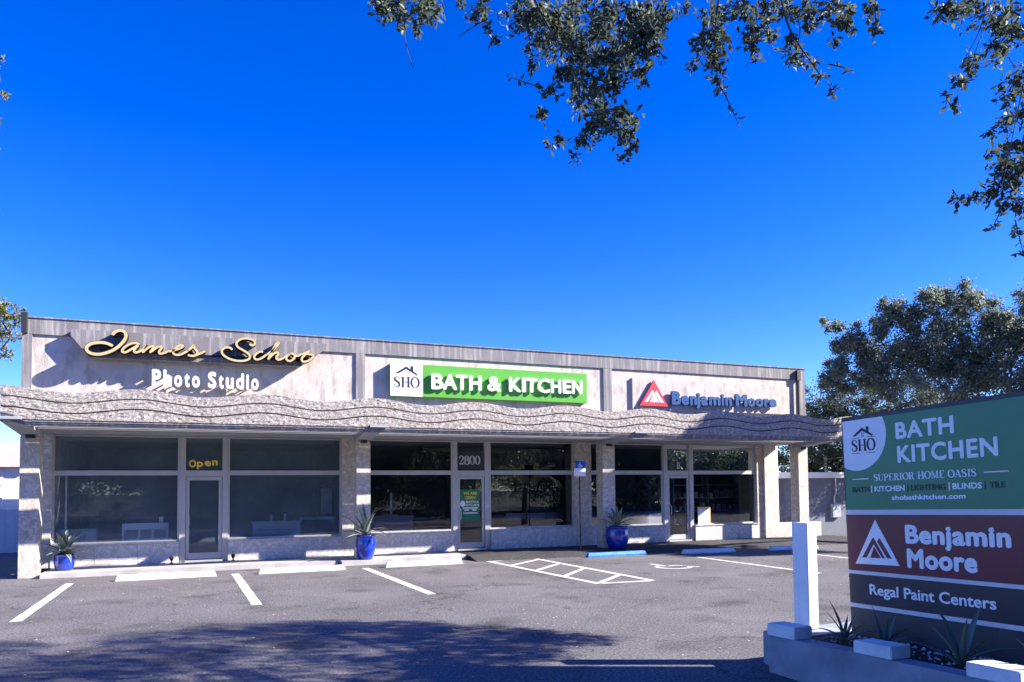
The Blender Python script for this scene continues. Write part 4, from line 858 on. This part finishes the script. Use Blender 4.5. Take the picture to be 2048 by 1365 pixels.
# --- live oak reaching over the camera from the right
oak = thing('oak_tree', (20.2, -27.0, 0), 'overhanging live oak whose dark leafy branches hang into the top of the view', 'tree')
tw = MB()
hang = [(780, 15, 35), (800, 40, 20), (862, 12, 30), (843, 55, 13), (922, 8, 12), (965, 12, 25), (975, 50, 15), (985, 82, 15), (838, 22, 22),
 (1035, 22, 35), (1080, 20, 40), (1070, 62, 38), (1120, 40, 45), (1100, 92, 42), (1160, 80, 45), (1200, 60, 45), (1250, 80, 45), (1290, 72, 40), (1270, 28, 40), (1200, 18, 40), (1150, 15, 40), (1322, 30, 28), (1302, 95, 28), (1210, 120, 40), (1150, 125, 36), (1255, 120, 32), (1180, 160, 36), (1225, 165, 32), (1130, 140, 25), (1060, 128, 14), (1100, 182, 18), (1085, 226, 18), (1160, 200, 30), (1200, 215, 36), (1242, 232, 30), (1252, 262, 25), (1268, 282, 14), (1250, 312, 9), (1166, 276, 25), (1096, 292, 13), (1116, 278, 10), (1146, 318, 9), (1190, 250, 26), (1212, 245, 30), (1282, 142, 20), (1290, 60, 30), (1290, 165, 12),
 (1312, 30, 25), (1372, 12, 12), (1430, 30, 36), (1430, 72, 36), (1398, 84, 20), (1480, 25, 32), (1500, 60, 26), (1430, 112, 26), (1388, 128, 10), (1430, 150, 17), (1437, 172, 11), (1505, 92, 20), (1512, 114, 13), (1546, 72, 20), (1570, 20, 26), (1580, 76, 18), (1590, 112, 26), (1620, 126, 19), (1642, 152, 15), (1662, 178, 11), (1650, 20, 32), (1620, 46, 20), (1690, 50, 24), (1700, 20, 20), (1668, 82, 12), (1740, 15, 20), (1748, 60, 8), (1530, 15, 28), (1610, 15, 28),
 (1890, 10, 25), (1920, 20, 25), (1960, 15, 32), (2010, 20, 38), (2042, 60, 42), (2000, 52, 26), (1990, 92, 18), (1936, 130, 24), (1922, 162, 20), (1897, 194, 12), (2012, 100, 26), (2036, 150, 32), (2022, 190, 26), (2042, 230, 27), (2010, 240, 20), (1986, 264, 14), (2022, 290, 26), (2042, 330, 36), (2002, 332, 26), (1984, 300, 14), (2012, 370, 32), (1980, 386, 20), (1952, 396, 17), (1922, 402, 9), (2032, 402, 20), (2006, 418, 13), (2045, 280, 24), (2046, 420, 18), (2034, 462, 9), (2044, 505, 7), (1905, 250-40, 8)]
pts = []
for (px, py, rp) in hang:
    dep = 5.6+0.35*math.sin(px*.013)+rng.uniform(-.35, .35)
    c = at(px, py, dep); rad = rp/FPX*dep
    n_tw = max(3, int(1.75*(rp/9.0)**2))
    pts += sprigs(c, rad*1.08, n_tw, 6, max(.05, min(.13, rad*.9)), tw if rp < 30 else None)
# sparse trailing twigs
for (a, b, c_) in (((1445, 180), (1462, 215), (1478, 250)), ((1655, 128), (1690, 136), (1708, 144)), ((1085, 178), (1050, 165), (1015, 153)), ((1905, 300+80), (1915, 395), (1905, 405)), ((2000, 425), (1990, 445), (1984, 462)), ((2030, 440), (2040, 480), (2047, 512)), ((1750, 20), (1752, 50), (1745, 82))):
    q = [at(*p_, 5.6) for p_ in (a, b, c_)]; tw.tube(q, [.005, .004, .002], 5)
    for t in np.linspace(.1, 1, 11):
        p_ = q[0]*(1-t)**2+2*q[1]*t*(1-t)+q[2]*t*t if False else (q[0]+(q[1]-q[0])*min(1, 2*t) if t < .5 else q[1]+(q[2]-q[1])*(2*t-1)); pts.append(p_+rng.normal(size=3)*.004)
for ln in (((808, 40), (812, 90), (826, 138)), ((975, 38), (945, 55), (915, 76)), ((1590, 20), (1600, 60), (1592, 100)), ((1985, 20), (1960, 80), (1935, 140)), ((1975, 10), (1955, 70), (1925, 125)), ((1230, -20), (1240, 100), (1215, 240)), ((1440, -20), (1430, 70), (1435, 160)), ((1560, -20), (1580, 60), (1640, 150)), ((2060, 100), (2030, 250), (2000, 390)), ((1060, -20), (1100, 60), (1150, 130)), ((1330, -10), (1290, 60), (1250, 120))):
    q = [at(*p_, 5.6) for p_ in ln]; q = [Vector(x) for x in catmull(q, 5)]; tw.tube(q, list(np.linspace(.011 if ln[0][1] < 0 else .005, .0025, len(q))), 5)
pts = np.array(pts)
leaf_mesh('foliage', pts[300:], .054, M_oak, oak, asp=.5, jitter=.45)
lm = None                                    # the lowest sprigs as separate leaves
vis = pts[np.argsort([-(PPY-0) if False else p[2] for p in pts])][:0]
# single leaves: 300 of the hanging sprigs, sharing four small meshes
sl = []
for k in range(4):
    a = .2+.04*k
    me = bpy.data.meshes.new('leaf'); me.from_pydata([(0, 0, 0), (-.011, .012, .003), (-.014, .030, .004), (-.007, .048, .002), (0, .058, -.002), (.007, .048, .002), (.014, .030, .004), (.011, .012, .003), (0, .03, 0)], [], [(0, 8, 2, 1), (8, 4, 3, 2), (0, 7, 6, 8), (8, 6, 5, 4)]); me.materials.append(M_oak); me.update(); sl.append(me)
bo = base_of(oak)
for i in range(min(300, len(pts))):
    o = bpy.data.objects.new('leaf', sl[i % 4]); link(o, oak); o.location = Vector(pts[i])-bo; o.rotation_euler = tuple(rng.uniform(0, 6.28, 3)); o.scale = (1, 1, 1)
# crown masses above and right of the view; they throw the shade on the asphalt in front of the camera
crown = []
def shade_clump(gx, gy, r_, dens, hmin=4.6):
    h = hmin
    for _ in range(40):
        c = np.array([gx+1.571*h, gy-.714*h, h]); d = c-CAM; z = d@F_; px = 1024+FPX*(d@RT_)/z; py = PPY-FPX*(d@UP_)/z
        if z < .5 or px > 2048+FPX*r_*1.25/z or py < -FPX*r_*1.25/z: break
        h += .25
    h += rng.uniform(0, .5); c = np.array([gx+1.571*h, gy-.714*h, h])
    n = int(dens*r_*r_*900); q = rng.normal(size=(n, 3)); q /= np.linalg.norm(q, axis=1)[:, None]; q *= (r_*rng.uniform(.25, 1, n)**.6)[:, None]; q[:, 2] *= .6
    crown.append(c+q); return c
cl = []
for gx, gy, r_, dn in ((3.3, -9.2, .55, .9), (4.4, -9.0, .6, 1.0), (5.7, -9.3, .6, 1.3), (6.9, -10.0, .6, 1.6), (7.7, -12.35, .5, 1.8), (8.3, -11.5, .6, 1.8), (1.9, -9.4, .5, .9), (1.4, -9.0, .5, .7), (2.6, -10.8, .8, 1.1), (3.8, -10.7, .8, 1.2), (6.9, -12.9, .6, 1.8), (5.4, -9.7, .9, 1.3), (6.4, -10.3, 1.0, 1.8), (7.6, -11.1, .9, 1.8), (8.7, -11.9, .55, 1.6), (6.3, -11.5, 1.0, 1.4), (7.3, -12.2, .8, 1.8), (4.4, -9.5, .7, 1.0), (3.4, -9.9, .7, .8), (4.9, -10.8, .8, 1.0), (3.2, -11.1, .6, .9), (5.6, -12.3, .9, 1.3), (6.4, -13.4, .9, 1.8), (2.4, -10.2, .5, .8), (4.1, -11.9, .7, 1.0), (5.3, -13.8, 1.0, 1.4), (4.2, -14.0, 1.1, 1.0), (2.2, -11.6, .6, .8), (2.7, -12.8, .9, .8), (3.4, -16.0, 1.2, .8), (5.6, -16.5, 1.3, 1), (10.6, -18.8, 1.4, 1.2), (7.5, -19.6, 1.5, 1)):
    cl.append(shade_clump(gx, gy, r_, dn))
for x, y, z, r_ in ((11, -22, 7, 2), (11, -19.6, 7.6, 1.8), (14, -20.4, 7, 2), (9, -26, 7, 2.2), (13, -25, 7, 2.2), (17, -22, 7.5, 2.2), (16, -18.2, 8.6, 1.6), (18, -26, 7, 2.2)):  # further crown out of view, added to cut skylight over the foreground
    n = int(r_*r_*520); q = rng.normal(size=(n, 3)); q /= np.linalg.norm(q, axis=1)[:, None]; q *= (r_*rng.uniform(.2, 1, n)**.5)[:, None]; q[:, 2] *= .55; crown.append(np.array([x, y, z])+q); cl.append(np.array([x, y, z]))
leaf_mesh('foliage', np.concatenate(crown), .11, M_oak, oak)
tk = MB(); tk.tube([(20.2, -27.0, -.05), (20.1, -27.0, 1.4), (19.9, -26.95, 3.2), (19.6, -26.8, 5.0)], [.42, .33, .29, .26], 14); tk.build('trunk', M_bark, oak, smooth=True)
lb = MB(); root = Vector((19.6, -26.8, 4.9))
for c in cl[::2]:
    c = Vector(c); m_ = (root+c)/2+Vector((0, 0, .5))
    if any(abs((q.x-1.571*q.z)-9.05) < 1.5 and abs((q.y+.714*q.z)+13.6+.476*((q.x-1.571*q.z)-9.05)) < .45 for q in [root.lerp(m_, k/12) for k in range(13)]+[m_.lerp(c, k/12) for k in range(13)]): continue
    lb.tube([root, root*.7+m_*.3+Vector((0, 0, .25)), m_, (m_+c)/2+Vector((0, 0, .1)), c], [.14, .11, .075, .05, .02], 7)
for (px, py) in ((1230, -60), (1440, -60), (1560, -60), (2090, 60), (1060, -60), (1960, -50)):
    c = Vector(at(px, py, 5.6)); m_ = (root+c)/2+Vector((0, 0, 1.6)); lb.tube([root, root*.6+m_*.4+Vector((0, 0, .5)), m_, (m_+c)/2+Vector((0, 0, .5)), c], [.13, .10, .07, .04, .012], 7)
lb.build('limb', M_bark, oak, smooth=True); tw.build('twig', M_bark, oak, kind='stuff')

# --- trees to the right of the shops
def crown_tree(name, label, trunk, clumps, leaf, m, per_m2, lsz, group=None, trunk_r=.22):
    t = thing(name, (trunk[0], trunk[1], 0), label, 'tree', group)
    P_ = []; tb = MB(); top = Vector((trunk[0], trunk[1], trunk[2]))
    tb.tube([(trunk[0], trunk[1], -.05), (trunk[0]+.05, trunk[1], trunk[2]*.5), tuple(top)], [trunk_r, trunk_r*.8, trunk_r*.65], 10); tb.build('trunk', M_bark, t, smooth=True)
    lb = MB(); nodes = [(top, 0.0)]; clumps = sorted(clumps, key=lambda q: (Vector(q[0])-top).length)
    for i, (c, rad) in enumerate(clumps):
        c = np.array(c); n = int(per_m2*rad*rad*6)
        # several tufts in each clump, so that the outline is ragged and the sky shows through
        nt_ = max(4, int(rad*16)); tuft = rng.normal(size=(nt_, 3)); tuft /= np.linalg.norm(tuft, axis=1)[:, None]; tuft = c+tuft*(rad*rng.uniform(.3, 1.0, nt_))[:, None]*np.array([1, 1, .8])
        for tf in tuft:
            k = n//nt_; dirv = tf-c; dirv = dirv/(np.linalg.norm(dirv)+1e-6)
            s_ = rng.uniform(0, 1, k); P_.append(tf+dirv*(s_*rad*.55)[:, None]+rng.normal(size=(k, 3))*(rad*.25*(1.15-s_))[:, None])
        cc = Vector(c); pn = min(nodes, key=lambda q: (q[0]-cc).length+.25*q[1]); pp = pn[0]; nodes.append((cc, pn[1]+(pp-cc).length))
        r0 = max(.02, trunk_r*.5*math.exp(-pn[1]*.28)); md = (pp+cc)/2+Vector((rng.normal()*.12, rng.normal()*.12, .08)); lb.tube([pp, md, cc], [r0, r0*.75, r0*.5], 6, cap=False)
        for tf in tuft[::2]: lb.tube([cc, (cc+Vector(tf))/2+Vector((0, 0, .05)), Vector(tf)+(Vector(tf)-cc)*.4], [.022, .015, .006], 4, cap=False)
    lb.build('limb', M_bark, t)
    leaf_mesh('foliage', np.concatenate(P_), lsz, m, t)
    return t
C1 = [((px, py), d, r_) for (px, py, d, r_) in (
 (1665, 655, 24, .35), (1700, 672, 24, .45), (1715, 705, 24, .6), (1762, 640, 23.5, .5), (1765, 690, 24, .75), (1800, 632, 23.5, .6), (1850, 610, 23, .55), (1862, 582, 23, .35), (1925, 590, 23, .5), (1915, 625, 23.5, .7), (1965, 590, 23, .35), (1985, 640, 23, .6), (2035, 665, 23, .6), (1840, 665, 23.5, .8), (1900, 690, 24, .8), (1960, 690, 23.5, .8), (2020, 715, 23, .8), (1690, 745, 24.5, .6), (1665, 770, 25, .45), (1730, 760, 24.5, .8), (1800, 735, 24, .9), (1870, 745, 24, .9), (1940, 755, 23.5, .9), (2020, 770, 23, .9), (2090, 700, 23, 1.2), (2120, 620, 23.5, 1.1), (2180, 720, 23, 1.3), (2080, 780, 23, 1.0))]
crown_tree('oak_tree', 'broad grey green oak rising behind the roadside sign beside the shops', (28.2, -2.6, 3.2), [(at(*p_, d), r_) for p_, d, r_ in C1], None, M_olive, 1250, .095, 'trees right of the shops')
C2 = [(1640, 800, 30, .8), (1650, 840, 30.5, .9), (1690, 815, 30, .9), (1740, 820, 30, 1.1), (1800, 810, 30, 1.2), (1575, 905, 31, .7), (1600, 930, 31, .7), (1640, 890, 31, 1.0), (1680, 915, 31.5, .9), (1660, 930, 32, .9), (1720, 880, 31, 1.1), (1790, 870, 31, 1.2), (1555, 930, 32, .5), (1700, 940, 32, .8), (1870, 830, 30, 1.3), (1630, 935, 32, .8)]
crown_tree('oak_tree', 'dark dense tree behind the grey outbuilding, lower than the broad oak', (31, 8.0, 2.8), [(at(px, py, d), r_) for px, py, d, r_ in C2], None, M_oak, 650, .10, 'trees right of the shops', .2)
# --- yellowing tree at the left edge
C3 = [(-10, 625, 22, .6), (10, 640, 22, .45), (20, 668, 22, .35), (-30, 670, 22, .7), (28, 640, 22, .22), (12, 610, 22, .3), (-60, 600, 22, .8), (2, 700, 22, .3), (-5, 720, 22, .2), (-160, 520, 22, 1.3), (-120, 420, 22, .9), (-130, 300, 22, 1.0), (10, 188, 22, .14), (-8, 186, 22, .22), (2, 122, 22, .12), (-6, 130, 22, .15), (0, 240, 22, .10), (-80, 220, 22, .6), (-80, 140, 22, .6), (-4, 290, 22, .05), (-190, 400, 22, 1.4), (-170, 640, 22, 1.2), (-150, 180, 22, 1.1)]
crown_tree('yellow_tree', 'tall tree with yellow green leaves at the left edge beyond the shops', (-4.2, 6.5, 4.0), [(at(px, py, d), r_) for px, py, d, r_ in C3], None, M_yellow_leaf, 260, .10, None, .2)
# --- trees across the street, behind the camera, mirrored in the shop windows
st = None; street = []
for k in range(19):
    x = -40+k*8.2+rng.uniform(-1.5, 1.5); y = -50+rng.uniform(-3, 3)
    if 29 < x < 43: continue
    street.append((x, y))
    if st is None:
        cls_ = [(np.array([x, y, 4.6])+rng.normal(size=3)*np.array([2.8, 2.0, 1.9]), rng.uniform(1.4, 2.2)) for _ in range(30)]
        st = crown_tree('street_tree', 'round green tree across the street, out of view, for reflections and added shade', (x, y, 2.6), cls_, None, M_oak, 60, .22, 'trees across the street', .25); sx, sy = x, y
    else:
        c = st.copy(); COL.objects.link(c); c.location = (x, y, 0); c.rotation_euler = (0, 0, rng.uniform(0, 6.28)); s_ = rng.uniform(.85, 1.25); c.scale = (s_, s_, s_)
        for ch in st.children: d = ch.copy(); COL.objects.link(d); d.parent = c
for k in range(9):  # nearer unseen rows, added to shade the mirrored lot and block low sky
    for y in (-31.5, -40.0):
        x = -14+k*9.0+(4.5 if y < -35 else 0)+rng.uniform(-1, 1)
        if x < 4 or (25 < x < 35): continue
        c = st.copy(); COL.objects.link(c); c.location = (x, y, 0); c.rotation_euler = (0, 0, rng.uniform(0, 6.28)); c.scale = (1.1, 1.1, 1.05)
        for ch in st.children: d = ch.copy(); COL.objects.link(d); d.parent = c
# --- palm beyond the right edge of the view, mirrored in the middle shop window
pm = thing('palm_tree', (21.0, -15.6, 0), 'young palm with long arching fronds, seen only as a reflection in the middle shop', 'palm')
MB().tube([(21.0, -15.6, -.05), (21.02, -15.6, 1.0), (21.05, -15.6, 2.1)], [.2, .17, .14], 10).build('trunk', M_bark, pm)
fmesh = []
for k in range(3):
    mb = MB(); L_ = 2.3; bend = .7+.4*k
    for i in range(26):
        t = .12+.88*i/26; th = bend*t; y = L_*t*math.sin(.35+th*.8); z = L_*t*math.cos(.35+th*.8); ll = .55*math.sin(math.pi*min(1, t*.9+.1))
        for sgn in (-1, 1):
            mb.add([(0, y-.02, z), (0, y+.02, z+.01), (sgn*ll, y+.22, z-.16)], [(0, 1, 2)])
    o = mb.build('frond', M_olive, pm, local=True); fmesh.append(o.data); bpy.data.objects.remove(o)
for i in range(20):
    o = bpy.data.objects.new('frond', fmesh[i % 3]); link(o, pm); o.location = (.05, 0, 2.05); o.rotation_euler = (0, 0, i*2.4); o.scale = (1, 1, 1+.1*(i % 3))
# --- litter on the asphalt
P_ = []
for i in range(1700):
    x = rng.uniform(0, 22); y = rng.uniform(-14, -1.6); P_.append((x, y, .012))
for i in range(90): P_.append((rng.normal(9.2, 1.2), rng.normal(-11.8, .9), .012))
for i in range(260): P_.append((rng.uniform(11, 24), rng.normal(-1.3, .35), .02))
P_ = np.array(P_); o = leaf_mesh('leaf_litter', P_, .045, M_litter, None, drop=0.0)
co = np.zeros(len(o.data.vertices)*3); o.data.vertices.foreach_get('co', co); co = co.reshape(-1, 3); ctr = np.repeat(P_, 4, axis=0); co[:, 2] = ctr[:, 2]+np.abs(co[:, 2]-ctr[:, 2])*.25; o.data.vertices.foreach_set('co', co.ravel()); o.data.update()
tag(o, 'small pale dry leaves scattered over the asphalt', 'leaf litter', kind='stuff')
